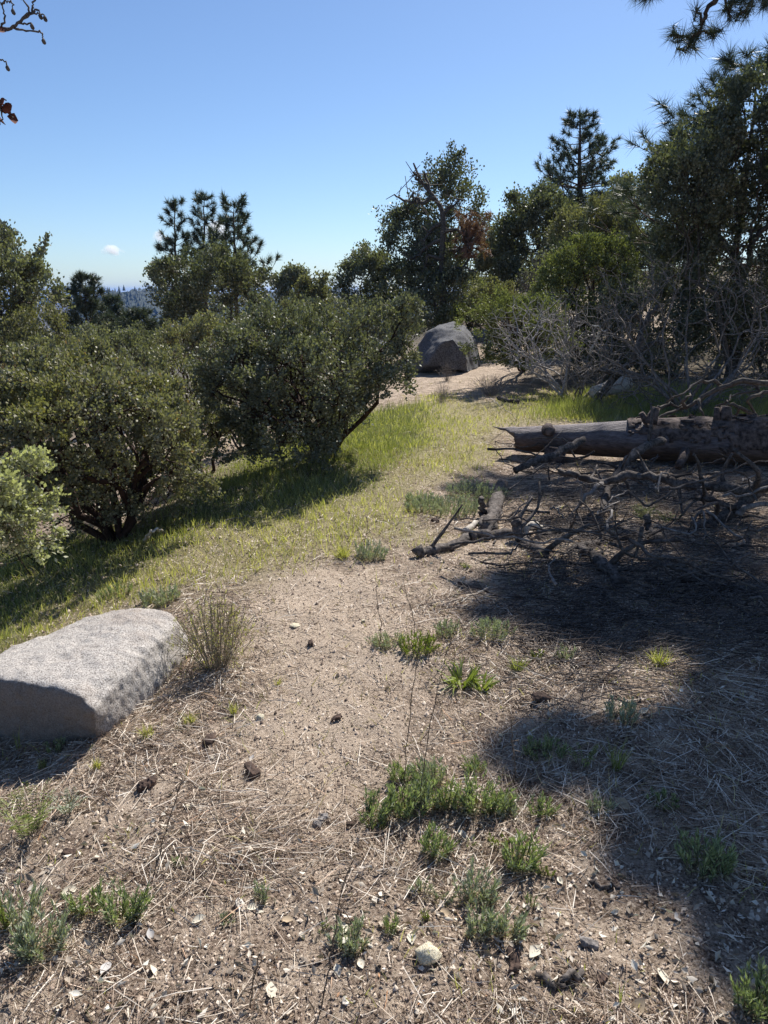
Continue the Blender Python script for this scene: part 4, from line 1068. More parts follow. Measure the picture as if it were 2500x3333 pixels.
# ------------------------------------------------------------------ herbs
M['herb_silver'] = leaf_mat('silver_herb', [(0, (.22, .245, .17)), (.6, (.35, .38, .28)), (1, (.50, .53, .43))], .6, .25)
M['herb_green'] = leaf_mat('green_herb', [(0, (.16, .20, .10)), (.6, (.26, .31, .165)), (1, (.43, .47, .32))], .5, .35)
M['herb_yellow'] = leaf_mat('yellow_green_herb', [(0, (.15, .19, .045)), (.6, (.22, .26, .07)), (1, (.33, .35, .12))], .5, .35)
M['grass'] = leaf_mat('grass_blade', [(0, (.26, .275, .09)), (.45, (.42, .40, .15)), (.8, (.55, .50, .25)), (1, (.66, .60, .40))], .6, .5)
M['lush'] = leaf_mat('lush_grass', [(0, (.17, .19, .07)), (.6, (.29, .31, .12)), (1, (.44, .43, .23))], .6, .42)
M['tallgrass'] = leaf_mat('tall_grey_green_grass', [(0, (.13, .15, .075)), (.6, (.23, .245, .13)), (1, (.40, .38, .25))], .6, .35)
M['drygrass'] = leaf_mat('dry_grass', [(0, (.30, .24, .14)), (.6, (.46, .38, .25)), (1, (.62, .55, .40))], .7, .3)
M['straw'] = leaf_mat('fallen_needle', [(0, (.09, .055, .04)), (.3, (.22, .15, .105)), (.55, (.40, .31, .23)), (.8, (.58, .50, .41)), (.97, (.72, .66, .58)), (1, (.45, .22, .09))], .6, .05)
M['stalk'] = bark_mat('dry_stalk', (.05, .036, .026), (.17, .13, .095), 60)
M['broom'] = bark_mat('broom_stalk', (.20, .155, .10), (.46, .39, .27), 60)
def scale_at(c): return (c[1]*CP+(EYE-c[2])*SP)/740*.46293
def herb(dx, dy, w, h, label, kind='silver', seed=None, dens=1., name='herb', cat='plant', group=None):
    rng = np.random.default_rng(hash_(label) if seed is None else seed)
    c = hit(dx, dy); s = scale_at(c); dep = math.atan2(EYE-c[2], c[1]); W_ = w*s/2*rng.uniform(.9, 1.15); H = .78*h*s/max(.62, cos(dep)); lean = rng.normal(0, .16, 2)
    root = thing(name, label, cat, c, group)
    g = Geo(); o = c
    if kind in ('silver', 'green', 'yellow', 'shade'):
        leafL = np.clip(H*.27, .011, .026); ns = int(max(6, 50*W_/.09*dens)); m_ = {'silver': 'herb_silver', 'green': 'herb_green', 'yellow': 'herb_yellow', 'shade': 'herb_green'}[kind]
        a = rng.uniform(0, 6.3, ns); r = W_*np.sqrt(rng.random(ns)); x = o[0]+r*np.cos(a); y = o[1]+r*np.sin(a)*.7
        hh = H*rng.uniform(.45, 1.05, ns)*(1-.35*(r/W_)**2)
        base = np.stack([x*.85+o[0]*.15, y*.85+o[1]*.15, height(x, y)-.004], -1)
        out_ = np.stack([np.cos(a)*r/W_*.45+lean[0], np.sin(a)*r/W_*.45+lean[1], np.ones(ns)], -1)+rng.normal(0, .10, (ns, 3))
        D_ = unit(out_); tip = base+D_*hh[:, None]
        sg = Geo(); segs(sg, base, tip, .0011, .0008); tag(sg.build('stems', M['stalk'], root, o), kind='stuff')
        nl = 22; k = np.repeat(np.arange(ns), nl); f = rng.random(ns*nl)**.7
        B = base[k]+D_[k]*(hh[k]*f)[:, None]
        A_ = D_[k]*(.55+.5*f[:, None])+rng.normal(0, .34, (ns*nl, 3))*[1, 1, .4]
        leaves(g, B, A_, leafL*rng.uniform(.6, 1.2, ns*nl), leafL*.085, rng, .3)
        nb = ns*5; kk = rng.integers(0, ns, nb); gp = Geo(); leaves(gp, base[kk]+D_[kk]*(hh[kk]*rng.uniform(.05, .35, nb))[:, None], rng.normal(0, 1, (nb, 3))*[1, 1, .35], leafL*.9, leafL*.10, rng, .3); tag(gp.build('withered_leaves', M['drygrass'], root, o), kind='stuff')
        tag(g.build('leaves', M[m_], root, o), kind='stuff')
    elif kind in ('grass', 'tall', 'dry', 'lush'):
        n = int(90*dens*max(.5, W_/.06)); a = rng.uniform(0, 6.3, n); r = W_*.35*np.sqrt(rng.random(n)); x = o[0]+r*np.cos(a); y = o[1]+r*np.sin(a)
        B = np.stack([x, y, height(x, y)-.003], -1); sp = .75*W_/max(H, .02)
        D_ = np.stack([rng.normal(0, sp, n), rng.normal(0, sp*.8, n), np.ones(n)], -1)
        blades(g, B, D_, H*rng.uniform(.5, 1.15, n), .0016 if H < .2 else .002, rng, .35)
        g.build('blades', M[{'grass': 'grass', 'tall': 'lush', 'dry': 'drygrass', 'lush': 'lush'}[kind]], root, o)
    elif kind == 'broad':
        n = int(26*dens); a = rng.uniform(0, 6.3, n); D_ = np.stack([np.cos(a)*.8, np.sin(a)*.8, rng.uniform(.5, 1.6, n)], -1)
        B = o+np.stack([np.cos(a), np.sin(a), 0*a], -1)*W_*.45*np.sqrt(rng.random((n, 1)))
        blades(g, B, D_, H*rng.uniform(.8, 1.3, n), .006, rng, .5); tag(g.build('leaves', M['herb_yellow'], root, o), kind='stuff')
    elif kind == 'feather':
        ns = int(16*dens*max(1, W_/.08)); sg = Geo()
        for q in range(ns):
            a = rng.uniform(0, 6.3); r = W_*rng.uniform(0, .8); b0 = np.array([o[0]+r*cos(a)*.5, o[1]+r*sin(a)*.5, 0]); b0[2] = float(height(b0[0], b0[1]))
            tip = b0+[cos(a)*W_*.7, sin(a)*W_*.6, H*rng.uniform(.6, 1.1)]; m2 = (b0+tip)/2+[0, 0, H*.2]
            P = curve([b0, m2, tip], 7); segs(sg, P[:-1], P[1:], .0008, .0006); T_ = unit(np.gradient(P, axis=0)); sd = unit(np.cross(T_, [0, 0, 1]))
            for sgn in (-1, 1):
                f = np.linspace(.4, 1, len(P))[::-1]; leaves(g, P[3:], sgn*sd[3:]+T_[3:]*.4, H*.22*f[3:], .0016, rng, .1)
        tag(sg.build('stems', M['stalk'], root, o), kind='stuff'); g.build('leaves', M['herb_yellow' if 'yellow' in label else 'herb_silver'], root, o)
    return root
G1 = 'herbs of the dense green patch'
herb(811, 1772, 62, 78, 'herb clump at the left end of the dense green patch', 'green', group=G1)
herb(881, 1758, 78, 100, 'widest herb clump in the left middle of the dense green patch', 'green', group=G1, dens=1.2)
herb(922, 1744, 50, 80, 'herb with a slender dark stalk in the centre of the dense green patch', 'silver', group=G1)
herb(965, 1742, 50, 72, 'herb right of centre in the dense green patch', 'green', group=G1)
herb(1032, 1752, 72, 108, 'tallest bright herb at the right of the dense green patch', 'green', group=G1, dens=1.2)
herb(1076, 1750, 48, 62, 'herb next right of the tallest bright one', 'green', group=G1)
herb(996, 1752, 34, 44, 'low herb filling the gap left of the tallest bright one', 'green', group=G1)
herb(793, 1784, 36, 34, 'smallest herb tucked in front of the left end of the green patch', 'green', group=G1)
herb(826, 1790, 20, 28, 'tiny seedling below the left end of the green patch', 'yellow', group=G1)
herb(1100, 1768, 46, 54, 'sparse upright herb at the far right of the green patch', 'silver', group=G1, dens=.6)
herb(1169, 1762, 46, 50, 'separate small herb to the right of the green patch', 'green')
herb(928, 1688, 80, 56, 'grey green herb at the back of the green patch', 'silver', group=G1)
herb(870, 1690, 60, 50, 'dark herb at the back left of the green patch', 'green', group=G1)
herb(1028, 1668, 44, 44, 'narrow herb at the back right of the green patch', 'green', group=G1)
herb(937, 1848, 58, 64, 'lone dark green herb below the green patch', 'green', dens=1.2)
herb(1127, 1866, 66, 84, 'tall herb with drooping base below the right of the green patch', 'green', dens=1.1)
herb(1080, 1830, 40, 40, 'thin yellowish herb left of the tall drooping one', 'yellow', dens=.5)
herb(1180, 1890, 34, 28, 'small yellow green herb right of the tall drooping one', 'yellow')
herb(1010, 1828, 30, 26, 'tiny herb between lone dark herb and tall drooping one', 'green', dens=.5)
herb(908, 1930, 40, 40, 'greyish sprig above and left of the yellowish stone', 'silver', dens=.7)
herb(956, 1944, 44, 38, 'pale sprig just right of the greyish sprig', 'silver', dens=.6)
herb(1026, 1950, 62, 78, 'loose silvery herb in the middle of the lower group', 'silver', dens=.7)
herb(1068, 1948, 36, 36, 'bushy little herb right of the loose silvery one', 'silver')
herb(1029, 2020, 60, 66, 'silvery herb right above the yellowish stone', 'silver')
herb(1096, 2020, 54, 68, 'dark shadowed herb right of the silvery pair', 'silver')
herb(1144, 1958, 26, 28, 'single bright sprig right of the lower herb group', 'green')
herb(920, 1986, 16, 24, 'single yellow seedling above the yellowish stone', 'yellow', dens=1.4)
herb(839, 2012, 38, 44, 'compact bright herb left of the yellowish stone', 'green')
herb(752, 2046, 76, 58, 'broad silvery green clump below the middle of the photo', 'silver', dens=1.1)
herb(700, 2010, 28, 26, 'small seedling up left of the broad silvery clump', 'green', dens=.6)
herb(88, 2055, 92, 95, 'dense blue green herb at the lower left with a black shadow', 'silver', dens=1.2)
herb(50, 2000, 70, 110, 'tall loose silvery herb behind the lower left one', 'silver', dens=.7)
herb(192, 1965, 60, 66, 'dull olive herb between the two lower left clumps', 'green', dens=.7)
herb(268, 1990, 74, 86, 'rounded olive green herb right of the lower left clumps', 'green', dens=1.1)
herb(6, 2010, 34, 60, 'yellow herb cut by the left edge of the photo', 'yellow')
herb(62, 1805, 130, 90, 'feathery yellow green plant at the left edge', 'feather', dens=1.3)
herb(150, 1760, 80, 46, 'ladder leaved green fern like plant left of the path', 'feather')
herb(562, 1945, 36, 50, 'small sprig standing in the needle litter', 'silver', dens=.8)
herb(490, 1992, 30, 24, 'low grey rosette in the needle litter', 'silver')
herb(388, 1870, 24, 22, 'tiny green rosette left of the needle heaps', 'green')
herb(996, 1478, 84, 56, 'bright yellow green broad leaved plant on the path', 'broad', dens=2)
herb(1042, 1490, 44, 40, 'smaller broad leaved plant touching the bright one', 'broad')
herb(1117, 1448, 50, 46, 'fresh green grass tuft right of the broad leaved plant', 'lush', dens=1.3)
herb(1161, 1425, 22, 32, 'slim pale sprig right of the fresh grass tuft', 'yellow')
herb(1222, 1422, 40, 36, 'grey sprig at the edge of the upper shade', 'silver', dens=.7)
herb(905, 1405, 80, 46, 'low pale green cushion on the right of the sandy path', 'yellow', dens=1)
herb(838, 1392, 84, 34, 'flat silvery cushion left of the pale green cushion', 'silver', dens=1)
herb(968, 1368, 56, 34, 'short silvery herb behind the broad leaved plant', 'silver')
herb(1060, 1372, 110, 44, 'wide dull cushion half in the upper shade', 'silver', dens=.8)
herb(1425, 1440, 56, 56, 'dark grass tuft in the upper shade', 'grass', dens=1.2)
herb(1330, 1665, 60, 90, 'tall pale grass tuft standing in the middle of the shade', 'tall', dens=.6)
herb(1340, 1555, 80, 50, 'grey spiky herb on the lit strip between the shades', 'silver', dens=.6)
herb(1177, 1630, 90, 46, 'dark low herb in the left tip of the middle shade', 'green', dens=.8)
herb(1260, 1655, 70, 40, 'yellowish fern like herb in the middle shade', 'feather', dens=.8)
herb(1294, 1752, 46, 40, 'small silvery sprig at the left rim of the right shade', 'silver')
herb(1524, 1880, 96, 80, 'dark bushy herb deep in the lower right shade', 'green')
herb(1430, 1740, 60, 46, 'dim herb in the right shade above the dark bushy one', 'green', dens=.7)
herb(1632, 2180, 76, 78, 'blurred bright green tuft in the bottom right corner', 'green', dens=1.3)
herb(1340, 2170, 10, 60, 'single tall grass blade at the bottom edge', 'lush', dens=.05)
herb(1006, 1226, 30, 18, 'tiny vivid green tuft in front of the brush pile', 'lush')
herb(740, 1205, 60, 44, 'grey green grass tuft at the top of the sandy path, left one', 'grass', dens=1.2)
herb(800, 1205, 70, 50, 'grey green grass tuft at the top of the sandy path, right one', 'silver', dens=1)
herb(345, 1300, 90, 40, 'silvery patch of herbs behind the large boulder', 'silver')
herb(250, 1290, 80, 34, 'low herb on the grassy bank behind the boulder, left one', 'green', dens=.7)
herb(505, 1545, 24, 42, 'thin grass tuft on the litter right of the boulder', 'grass')
herb(120, 1625, 36, 34, 'green weed at the foot of the boulder shadow', 'green')
herb(92, 1662, 30, 34, 'green weed just below the one by the boulder shadow', 'lush')
herb(40, 1618, 26, 66, 'grass tuft in the boulder shadow at the left edge', 'tall', dens=.15)
herb(75, 1595, 40, 52, 'arching grass stem against the dark boulder face', 'tall', dens=.12)
herb(210, 1660, 30, 34, 'yellowish tuft below the right end of the boulder', 'grass')
herb(410, 1560, 50, 34, 'sparse yellow green tuft in the litter under the dry broom', 'grass')
herb(320, 1590, 50, 40, 'sparse tuft in front of the right side of the boulder', 'grass', dens=.7)
herb(250, 1520, 50, 52, 'green sprigs at the right foot of the boulder', 'grass')
herb(600, 1480, 24, 24, 'tiny tuft left of the sandy path', 'grass', dens=.5)
herb(1388, 1130, 60, 46, 'yellow green fern like plant lit inside the brush pile', 'feather', dens=1.3)
herb(1440, 1135, 50, 34, 'second small yellowish fern plant in the brush pile', 'feather', dens=.8)
herb(960, 1105, 170, 40, 'wide blue green feathery mat half shaded under the log tip', 'silver', dens=1)
herb(1030, 1075, 130, 50, 'shaded blue green mat touching the flaky limb', 'silver', dens=.8)
herb(915, 1085, 90, 30, 'sunlit left end of the blue green mats', 'silver', dens=.8)

# dry broom beside the boulder
def broom(dx, dy, w, h, label, n, m1='broom', seed=3, leafy=True):
    rng = np.random.default_rng(seed); c = hit(dx, dy); s = scale_at(c); W_ = w*s/2; H = h*s/.8
    root = thing('dry_broom', label, 'dry shrub', c); A = []; B = []; tips = []
    for q in range(n):
        a = rng.uniform(0, 6.3); sp = rng.uniform(0, 1)**.8; p = c+[cos(a)*.05*sp, sin(a)*.05*sp, -.01]
        tip = c+[cos(a)*W_*sp, sin(a)*W_*sp*.8, H*rng.uniform(.65, 1.05)*(1-.35*sp**2)]
        P = curve([p, (p+tip)/2+[cos(a)*.01, sin(a)*.01, .02]+rng.normal(0, .006, 3), tip], 3)
        A += list(P[:-1]); B += list(P[1:])
        for z in range(3):
            i = rng.integers(2, len(P)-1); d = unit(P[i]-P[i-1]+rng.normal(0, .35, 3)); A.append(P[i]); B.append(P[i]+d*H*.22); tips.append(P[i]+d*H*.22)
        tips.append(tip)
    g = Geo(); segs(g, A, B, .0016, .0011); tag(g.build('stalks', M[m1], root, c), kind='stuff')
    if leafy:
        tips = np.array(tips); k = np.repeat(np.arange(len(tips)), 5); g = Geo()
        leaves(g, tips[k]-[0, 0, 1]*rng.uniform(0, .05, (len(k), 1)), rng.normal(0, .4, (len(k), 3))+[0, 0, 1], .012, .0016, rng); tag(g.build('leaves', M['grass'], root, c), kind='stuff')
broom(468, 1440, 185, 138, 'dry twiggy broom shrub growing against the right end of the boulder', 95)
broom(965, 822, 60, 36, 'small dry grey brush on the sandy slope below the grey boulder', 50, 'grey', 4, False)
broom(1000, 785, 50, 30, 'dry brush at the foot of the grey boulder', 50, 'grey', 5, False)
broom(1060, 855, 120, 40, 'row of dry grey stems at the shade edge on the slope', 90, 'grey', 6, False)
broom(955, 868, 50, 34, 'dry stems where the grass meets the sandy slope', 40, 'grey', 7, False)

# thin tall dry stalks
def weed(label, pts, seed):
    rng = np.random.default_rng(seed); c = hit(*pts[0]); W = [c]
    s = scale_at(c)
    for (x, y) in pts[1:]:
        W.append(at(x, y, c[1]+rng.uniform(-.03, .03)))
    P = curve(W, 5, rng, .002); g = Geo(); ringtube(g, P, np.linspace(.0019, .0011, len(P)), 5); root = g.build('dry_stalk', M['stalk'], None, c, False, c); tag(root, label, 'dry stalk')
    A = []; B = []
    for q in range(9):
        i = rng.integers(len(P)//3, len(P)-1); d = unit(P[i+1]-P[i]+rng.normal(0, .5, 3)); A.append(P[i]); B.append(P[i]+d*rng.uniform(.015, .05))
    g = Geo(); segs(g, A, B, .0011, .0016); tag(g.build('side_twigs', M['stalk'], root, c), kind='stuff')
weed('tall dry stalk rising from the bottom edge left of the broad silvery clump', [(690, 2190), (705, 2120), (722, 2030), (745, 1900), (768, 1850)], 1)
weed('long dark stalk rising out of the left of the green patch', [(865, 1760), (872, 1700), (880, 1600), (893, 1480), (905, 1400)], 2)
weed('second dark stalk rising beside the long one in the green patch', [(905, 1740), (915, 1660), (930, 1560), (950, 1470), (957, 1440)], 3)
weed('dark stalk crossing the litter left of the path at the bottom', [(330, 1900), (345, 1840), (368, 1760), (395, 1680)], 4)
weed('thin stalk standing right of the upper sandy path', [(895, 1370), (893, 1330), (880, 1290), (872, 1250)], 5)
weed('thin stalk on the sand above the flat silvery cushion', [(820, 1400), (823, 1350), (815, 1300), (812, 1250)], 6)
weed('thin leaning stalk in the grass tuft at the top of the path', [(790, 1205), (788, 1170), (795, 1135), (790, 1110)], 7)
weed('thin dark stalk among the upper right lit litter', [(1110, 1700), (1112, 1650), (1105, 1600), (1108, 1560)], 8)
weed('pale bent stalk in front of the middle shade', [(960, 1420), (975, 1380), (965, 1340), (985, 1300)], 9)
weed('short crooked stalk at the bottom left of the frame', [(540, 2180), (548, 2120), (560, 2060)], 10)
weed('pale stalk with seed head at the upper shade rim', [(1130, 1260), (1135, 1230), (1150, 1205), (1165, 1195)], 11)

# bark chips and dark clods
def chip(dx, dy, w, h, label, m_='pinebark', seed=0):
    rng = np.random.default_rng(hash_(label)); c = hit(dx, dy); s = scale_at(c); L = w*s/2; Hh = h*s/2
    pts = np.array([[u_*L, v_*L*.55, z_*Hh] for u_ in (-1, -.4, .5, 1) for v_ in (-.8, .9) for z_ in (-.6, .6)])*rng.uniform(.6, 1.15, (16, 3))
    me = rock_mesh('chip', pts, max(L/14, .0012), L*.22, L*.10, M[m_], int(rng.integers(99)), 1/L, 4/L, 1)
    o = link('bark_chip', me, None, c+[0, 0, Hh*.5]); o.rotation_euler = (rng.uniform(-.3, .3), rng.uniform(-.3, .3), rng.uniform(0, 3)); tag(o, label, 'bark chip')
for a_ in [(548, 1672, 52, 26, 'largest dark clod beside the lower sandy path'), (320, 1697, 40, 18, 'brown bark chip at the left of the lower litter'), (692, 1776, 42, 16, 'flat woody chip left of the green patch', 'grey'), (455, 1600, 44, 18, 'dark clod in the litter under the dry broom'), (672, 1392, 24, 14, 'dark crumb of soil on the upper sandy path'), (727, 1553, 26, 12, 'thin dark chip on the middle of the path'), (503, 1330, 30, 10, 'dark scrap behind the dry broom', ),  # largest clod: dark chunk added in place of a shadow hole
           (1270, 2040, 40, 18, 'splintered wood chip at lower right', 'grey'), (1300, 2120, 34, 18, 'rusty brown cone fragment beside the scaly twig', 'pinebark'), (1112, 2080, 60, 24, 'charred looking clod left of the scaly pine twig'), (1170, 1510, 50, 16, 'dark clod on the lit strip between the shades'), (1250, 1440, 30, 14, 'dark curled chip near the grey sprig'), (940, 1128, 18, 12, 'dark clod with a pale tip on the grass'), (760, 1785, 30, 22, 'brown stub at the left foot of the green patch'), (150, 1845, 30, 16, 'dark hollow bark curl at the left')]:
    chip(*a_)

# dry leaves: singled out near the camera
cols = ['cream', 'tan', 'pale grey']
rng = np.random.default_rng(202)
leafM = []
for nme, c1 in (('cream', (.66, .60, .48)), ('tan', (.46, .35, .23)), ('pale_grey', (.52, .49, .46))):
    m, nt, bs, out = mat(nme+'_leaf'); f = noise_node(nt, 60, 4)
    nt.links.new(ramp(nt, [(.3, tuple(v*.75 for v in c1)), (.7, c1)], f), bs.inputs['Base Color']); bs.inputs['Roughness'].default_value = .75; leafM.append(m)
lm = []
for v in range(4):
    for c_ in range(3): lm.append((curled_leaf(rng, 1.0, [leafM[c_]]), c_))
SP_ = [(150, 1928, 30, 0, 'rounded cream leaf lying left of the olive herbs, larger one'), (180, 1918, 22, 0, 'small cream leaf beside the larger rounded one'), (205, 1855, 20, 0, 'small cream leaf above the olive herbs'), (515, 1955, 26, 2, 'pale leaf in the heap at the middle left, top one'), (545, 1962, 24, 0, 'white leaf right of the heap at the middle left'), (500, 1975, 22, 1, 'tan leaf at the left of the heap'), (560, 1975, 20, 0, 'lowest leaf of the heap at the middle left'),
       (620, 1990, 24, 1, 'rounded tan leaf right of the heap'), (595, 2240, 0, 0, ''), (505, 1812, 18, 0, 'cream leaf on the litter below the dark clod'), (740, 2010, 34, 0, 'upright folded white leaf behind the broad silvery clump'), (585, 2145, 34, 0, 'round pale leaf near the bottom edge, left of middle'), (745, 2165, 26, 2, 'round grey leaf near the bottom edge, in the middle'), (730, 2100, 26, 0, 'cream leaf under the broad silvery clump'), (780, 2085, 24, 0, 'pale leaf right below the broad silvery clump'),
       (975, 1708, 16, 0, 'white leaf scrap inside the green patch'), (1000, 1810, 28, 0, 'twisted cream leaf below the middle of the green patch'), (1122, 1815, 30, 0, 'pale curled leaf right of the tall drooping herb'), (1105, 1882, 18, 0, 'small white leaf left of the small yellow green herb'), (1155, 2060, 34, 0, 'upright white leaf beside the scaly pine twig'), (1345, 1742, 36, 1, 'tan curled leaf standing in the right litter'), (1430, 2115, 34, 0, 'long cream leaf at the bottom right'), (1380, 2185, 46, 1, 'long brown grey leaf at the bottom edge'), (1165, 1962, 22, 0, 'folded white leaf right of the bright sprig'),
       (1210, 1905, 18, 0, 'white leaf in the litter below the small yellow green herb'), (1460, 1985, 26, 2, 'grey leaf lying in the lower right shade'), (1220, 1360, 16, 0, 'white leaf in the upper shade'), (1245, 1405, 18, 0, 'pale leaf below the upper shade'), (1300, 1470, 20, 0, 'pale leaf on the lit strip, left one'), (1390, 1540, 22, 0, 'pale leaf on the lit strip, right one'), (960, 1975, 26, 1, 'tan leaf right of the yellow seedling'), (890, 2030, 28, 0, 'cream leaf left of the yellowish stone'),
       (430, 1990, 28, 0, 'wide pale leaf right of the rounded olive herb'), (325, 2020, 22, 2, 'grey leaf near the rounded olive herb'), (230, 2095, 30, 2, 'grey leaf low at the left'), (330, 2100, 24, 0, 'cream leaf low at the left'), (660, 1755, 20, 1, 'tan leaf on the sand left of the green patch'), (380, 1655, 16, 0, 'small white leaf in the left litter, upper one'), (345, 1640, 14, 0, 'small white leaf in the left litter, lower one'), (460, 1640, 14, 0, 'small white leaf right of the left litter pair'), (545, 1640, 16, 2, 'grey leaf above the largest dark clod')]
for q, (x, y, w, c_, lab) in enumerate(SP_):
    if not lab: continue
    me, cc = lm[(q*3) % 12//3*3+c_]; c = hit(x, y); s = scale_at(c)*w*1.15
    o = link('dry_leaf', me, None, c+[0, 0, s*.12]); o.scale = (s, s, s); o.rotation_euler = (rng.uniform(-.7, .7), rng.uniform(-.6, .6), rng.uniform(0, 6.3)); tag(o, lab, 'dry leaf')

# ------------------------------------------------------------------ litter, crumbs, grass (uncountable)
def scatter(n, r0, r1, rng, p=1.0, half=34):
    u = rng.random(n)
    if p == 0: r = r0*(r1/r0)**u
    else: r = (r0**p+u*(r1**p-r0**p))**(1/p)
    a = np.radians(rng.uniform(-half, half, n)); return r*np.sin(a), r*np.cos(a), r
rng = np.random.default_rng(303)
x, y, r = scatter(120000, 1.0, 9, rng, .6)
cl = .5+.5*fbm2(x*2.0, y*2.0, 51, 3)*2.6
dens = np.clip(cl*1.6-.35+.45*sig((2.6-y)*3), .10, 1)*(1-.82*R_sand(x, y))*(1-.85*R_meadow(x, y))*(1-.7*R_lush(x, y))
k = rng.random(len(x)) < dens; x, y, r = x[k], y[k], r[k]; n = len(x)
th = noise2(x*1.7, y*1.7, 61)*3.0+rng.normal(0, .95, n)
lg = rng.random(n) < .50
L = np.where(lg, rng.uniform(.07, .17, n), rng.uniform(.02, .06, n))
B = np.stack([x, y, height(x, y)+rng.uniform(.001, .016, n)], -1)
D_ = np.stack([np.cos(th), np.sin(th), rng.normal(.02, .10, n)], -1)
g = Geo(); blades(g, B, D_, L, np.clip(.0008+.00016*r, .0009, .0018), rng, .22)
tag(g.build('needle_litter', M['straw']), 'tan and grey fallen pine needles covering the ground', 'litter', kind='stuff')
# grass straw and fragments
x, y, r = scatter(60000, 1.0, 8, rng, .8)
dens = np.clip(.35+.9*fbm2(x*3.1, y*3.1, 71, 3), .05, 1)*(1-.45*R_sand(x, y))*(1-.6*R_meadow(x, y))
k = rng.random(len(x)) < dens; x, y, r = x[k], y[k], r[k]; n = len(x)
B = np.stack([x, y, height(x, y)+rng.uniform(.001, .01, n)], -1); th = rng.uniform(0, 6.3, n)
g = Geo(); leaves(g, B, np.stack([np.cos(th), np.sin(th), rng.normal(.15, .35, n)], -1), rng.uniform(.006, .018, n), rng.uniform(.0012, .0034, n), rng, .3)
tag(g.build('leaf_litter', M['straw']), 'small leaf fragments and chaff on the ground', 'litter', kind='stuff')
M['leafbits'] = leaf_mat('fallen_leaf_bits', [(0, (.16, .12, .09)), (.4, (.34, .28, .22)), (.8, (.56, .50, .42)), (1, (.70, .66, .58))], .7, .1)
x, y, r = scatter(6000, 1.0, 5, rng, .6)
dens = np.clip(-.1+1.5*fbm2(x*2.4+7, y*2.4, 75, 3)+.5*sig((2.4-y)*3), 0, 1)*(1-.9*R_sand(x, y))
k = rng.random(len(x)) < dens; x, y, r = x[k], y[k], r[k]; n = len(x)
B = np.stack([x, y, height(x, y)+rng.uniform(.002, .014, n)], -1); th = rng.uniform(0, 6.3, n)
g = Geo(); leaves(g, B, np.stack([np.cos(th), np.sin(th), rng.normal(.1, .4, n)], -1), rng.uniform(.016, .034, n), rng.uniform(.004, .009, n), rng, .5)
tag(g.build('fallen_leaves', M['leafbits']), 'pale curled dead leaves gathered in drifts on the litter', 'leaves', kind='stuff')
M['crumb'] = leaf_mat('sand_crumb', [(0, (.07, .048, .036)), (.25, (.18, .13, .10)), (.6, (.42, .33, .26)), (1, (.66, .56, .46))], .95, 0)
x, y, r = scatter(42000, 1.0, 7, rng, .7)
n = len(x); R_ = rng.uniform(.0014, .0044, n)*(1+.12*r)*np.where(rng.random(n) < .04, 1.9, 1)
c = np.stack([x, y, height(x, y)+R_*.2], -1)
oct_ = np.array([[1, 0, 0], [0, 1, 0], [-1, 0, 0], [0, -1, 0], [0, 0, 1.3]])
V = c[:, None]+oct_[None]*R_[:, None, None]*rng.uniform(.6, 1.3, (n, 5, 3)); i = np.arange(n)[:, None]*5
T = np.concatenate([i+[[a, (a+1) % 4, 4]] for a in range(4)], 1).reshape(-1, 3)
tag(link('gravel', mesh('gravel', V.reshape(-1, 3), T, M['crumb'])), 'coarse granite sand and soil crumbs', 'gravel', kind='stuff')
# grass
def sow(name, label, n, r0, r1, wfun, L, m_, w=.0018, lean=.35, p=1., bend=.4):
    x, y, r = scatter(n, r0, r1, rng, p); k = rng.random(n) < wfun(x, y); x, y, r = x[k], y[k], r[k]; n = len(x)
    B = np.stack([x, y, height(x, y)-.004], -1); D_ = np.stack([rng.normal(0, lean, n), rng.normal(0, lean, n), np.ones(n)], -1)
    Ls = rng.uniform(*L, n)*(.7+.6*np.clip(.5+fbm2(x*2, y*2, 81, 2), 0, 1))
    g = Geo(); blades(g, B, D_, Ls, w*(.5+.14*r), rng, bend); tag(g.build(name, M[m_]), label, 'grass', kind='stuff')
sow('meadow_grass', 'short sparse yellow green grass of the meadow strip', 120000, 2.2, 13.5, lambda x, y: .8*R_meadow(x, y)*np.clip(.55+1.9*fbm2(x*1.5, y*1.5, 82, 3), .04, 1), (.035, .10), 'grass', p=1.1)
sow('dry_meadow_grass', 'dry straw coloured grass among the green', 70000, 2.0, 14, lambda x, y: np.clip(.6*R_meadow(x, y)+.10, 0, 1)*np.clip(.5-1.9*fbm2(x*1.5, y*1.5, 82, 3), .05, 1), (.03, .11), 'drygrass', p=1.1, lean=.8)
sow('lush_grass', 'lush green grass along the foot of the manzanitas', 110000, 2.6, 11, lambda x, y: R_lush(x, y)*np.clip(.7+.8*fbm2(x*1.2, y*1.2, 83, 3), .15, 1), (.045, .12), 'lush', p=1.1)
P_tall = Region([(760, 985), (775, 900), (850, 870), (935, 880), (930, 930), (860, 975)], .12)
P_right = Region([(1165, 905), (1185, 868), (1290, 848), (1700, 838), (1700, 900), (1300, 905)], .2)
sow('tall_grass', 'taller grey green grass right of the domed manzanita', 20000, 6, 11, P_tall, (.07, .19), 'tallgrass', lean=.18, p=1, bend=.25)
sow('shade_grass', 'green grass growing behind the fallen log', 60000, 8, 13, P_right, (.08, .24), 'lush', lean=.3, p=1)
sow('sparse_weeds', 'thin scattered weeds sprouting through the litter', 9000, 1.2, 6, lambda x, y: np.clip(.2+.9*fbm2(x*2.3, y*2.3, 84, 3), 0, 1)*(1-.8*R_sand(x, y)), (.02, .06), 'grass', lean=.5, p=.8)

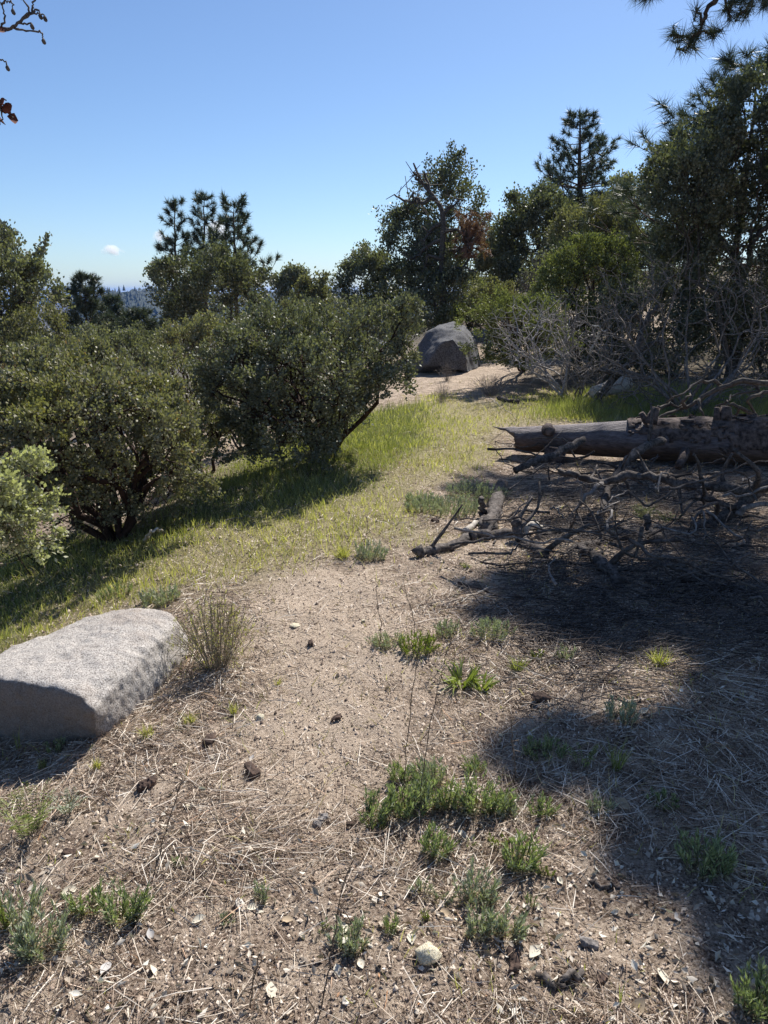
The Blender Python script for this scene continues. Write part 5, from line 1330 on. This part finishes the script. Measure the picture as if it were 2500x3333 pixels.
# ------------------------------------------------------------------ clouds and air
m = bpy.data.materials.new('cloud'); m.use_nodes = True; nt = m.node_tree; nt.nodes.remove(nt.nodes['Principled BSDF'])
pv = nt.nodes.new('ShaderNodeVolumePrincipled'); nt.links.new(pv.outputs[0], nt.nodes['Material Output'].inputs['Volume'])
pv.inputs['Color'].default_value = (1, 1, 1, 1); pv.inputs['Anisotropy'].default_value = .5
f = noise_node(nt, 2.2, 5, .6, coord='Generated'); tc = nt.nodes.new('ShaderNodeTexCoord')
vm = nt.nodes.new('ShaderNodeVectorMath'); vm.operation = 'SUBTRACT'; vm.inputs[1].default_value = (.5, .5, .5); nt.links.new(tc.outputs['Generated'], vm.inputs[0])
ln = nt.nodes.new('ShaderNodeVectorMath'); ln.operation = 'LENGTH'; nt.links.new(vm.outputs[0], ln.inputs[0])
a1 = nt.nodes.new('ShaderNodeMath'); a1.operation = 'SUBTRACT'; nt.links.new(f, a1.inputs[0]); nt.links.new(ln.outputs['Value'], a1.inputs[1])
a2 = N(nt, 'ShaderNodeMapRange'); a2.inputs[1].default_value = .18; a2.inputs[2].default_value = .42; a2.inputs[3].default_value = 0; a2.inputs[4].default_value = .035
nt.links.new(a1.outputs[0], a2.inputs[0]); nt.links.new(a2.outputs[0], pv.inputs['Density'])
M['cloud'] = m
import bmesh
bm = bmesh.new(); bmesh.ops.create_icosphere(bm, subdivisions=3, radius=1); cm = bpy.data.meshes.new('cloud'); bm.to_mesh(cm); bm.free(); cm.materials.append(m)
for (x, y, w, h, lab) in [(248, 541, 70, 30, 'small wispy white cloud alone in the sky left of the pine trio'), (346, 512, 44, 34, 'faint cloud just left of the slimmest pine'), (478, 500, 100, 60, 'bright little cloud showing between the pines of the trio'), (203, 596, 40, 14, 'faint low cloud above the small dark pine')]:
    c = at(x, y, 5000); s = 5000/740*.46293; o = link('cloud', cm, None, c); o.scale = (w*s/2, w*s/2*.8, h*s/2); o.rotation_euler = (0, .15, 0); tag(o, lab, 'cloud')
hz = bpy.data.materials.new('haze'); hz.use_nodes = True; nt = hz.node_tree; nt.nodes.remove(nt.nodes['Principled BSDF'])
pv = nt.nodes.new('ShaderNodeVolumePrincipled'); pv.inputs['Color'].default_value = (.20, .42, 1, 1); pv.inputs['Density'].default_value = .00010; pv.inputs['Anisotropy'].default_value = .1
nt.links.new(pv.outputs[0], nt.nodes['Material Output'].inputs['Volume'])
zt, zb, h = 34., -150., 9500.
V = np.array([(sx*h, sy*h, z) for z in (zb, zt) for (sx, sy) in ((-1, -1), (1, -1), (1, 1), (-1, 1))])
tag(link('haze', mesh('haze', V, np.array([(0, 3, 2, 1), (4, 5, 6, 7), (0, 1, 5, 4), (1, 2, 6, 5), (2, 3, 7, 6), (3, 0, 4, 7)]), hz)), 'pale blue air between the camera and the far ridge', 'haze', kind='stuff')
print('TRIS', TRIS[0])
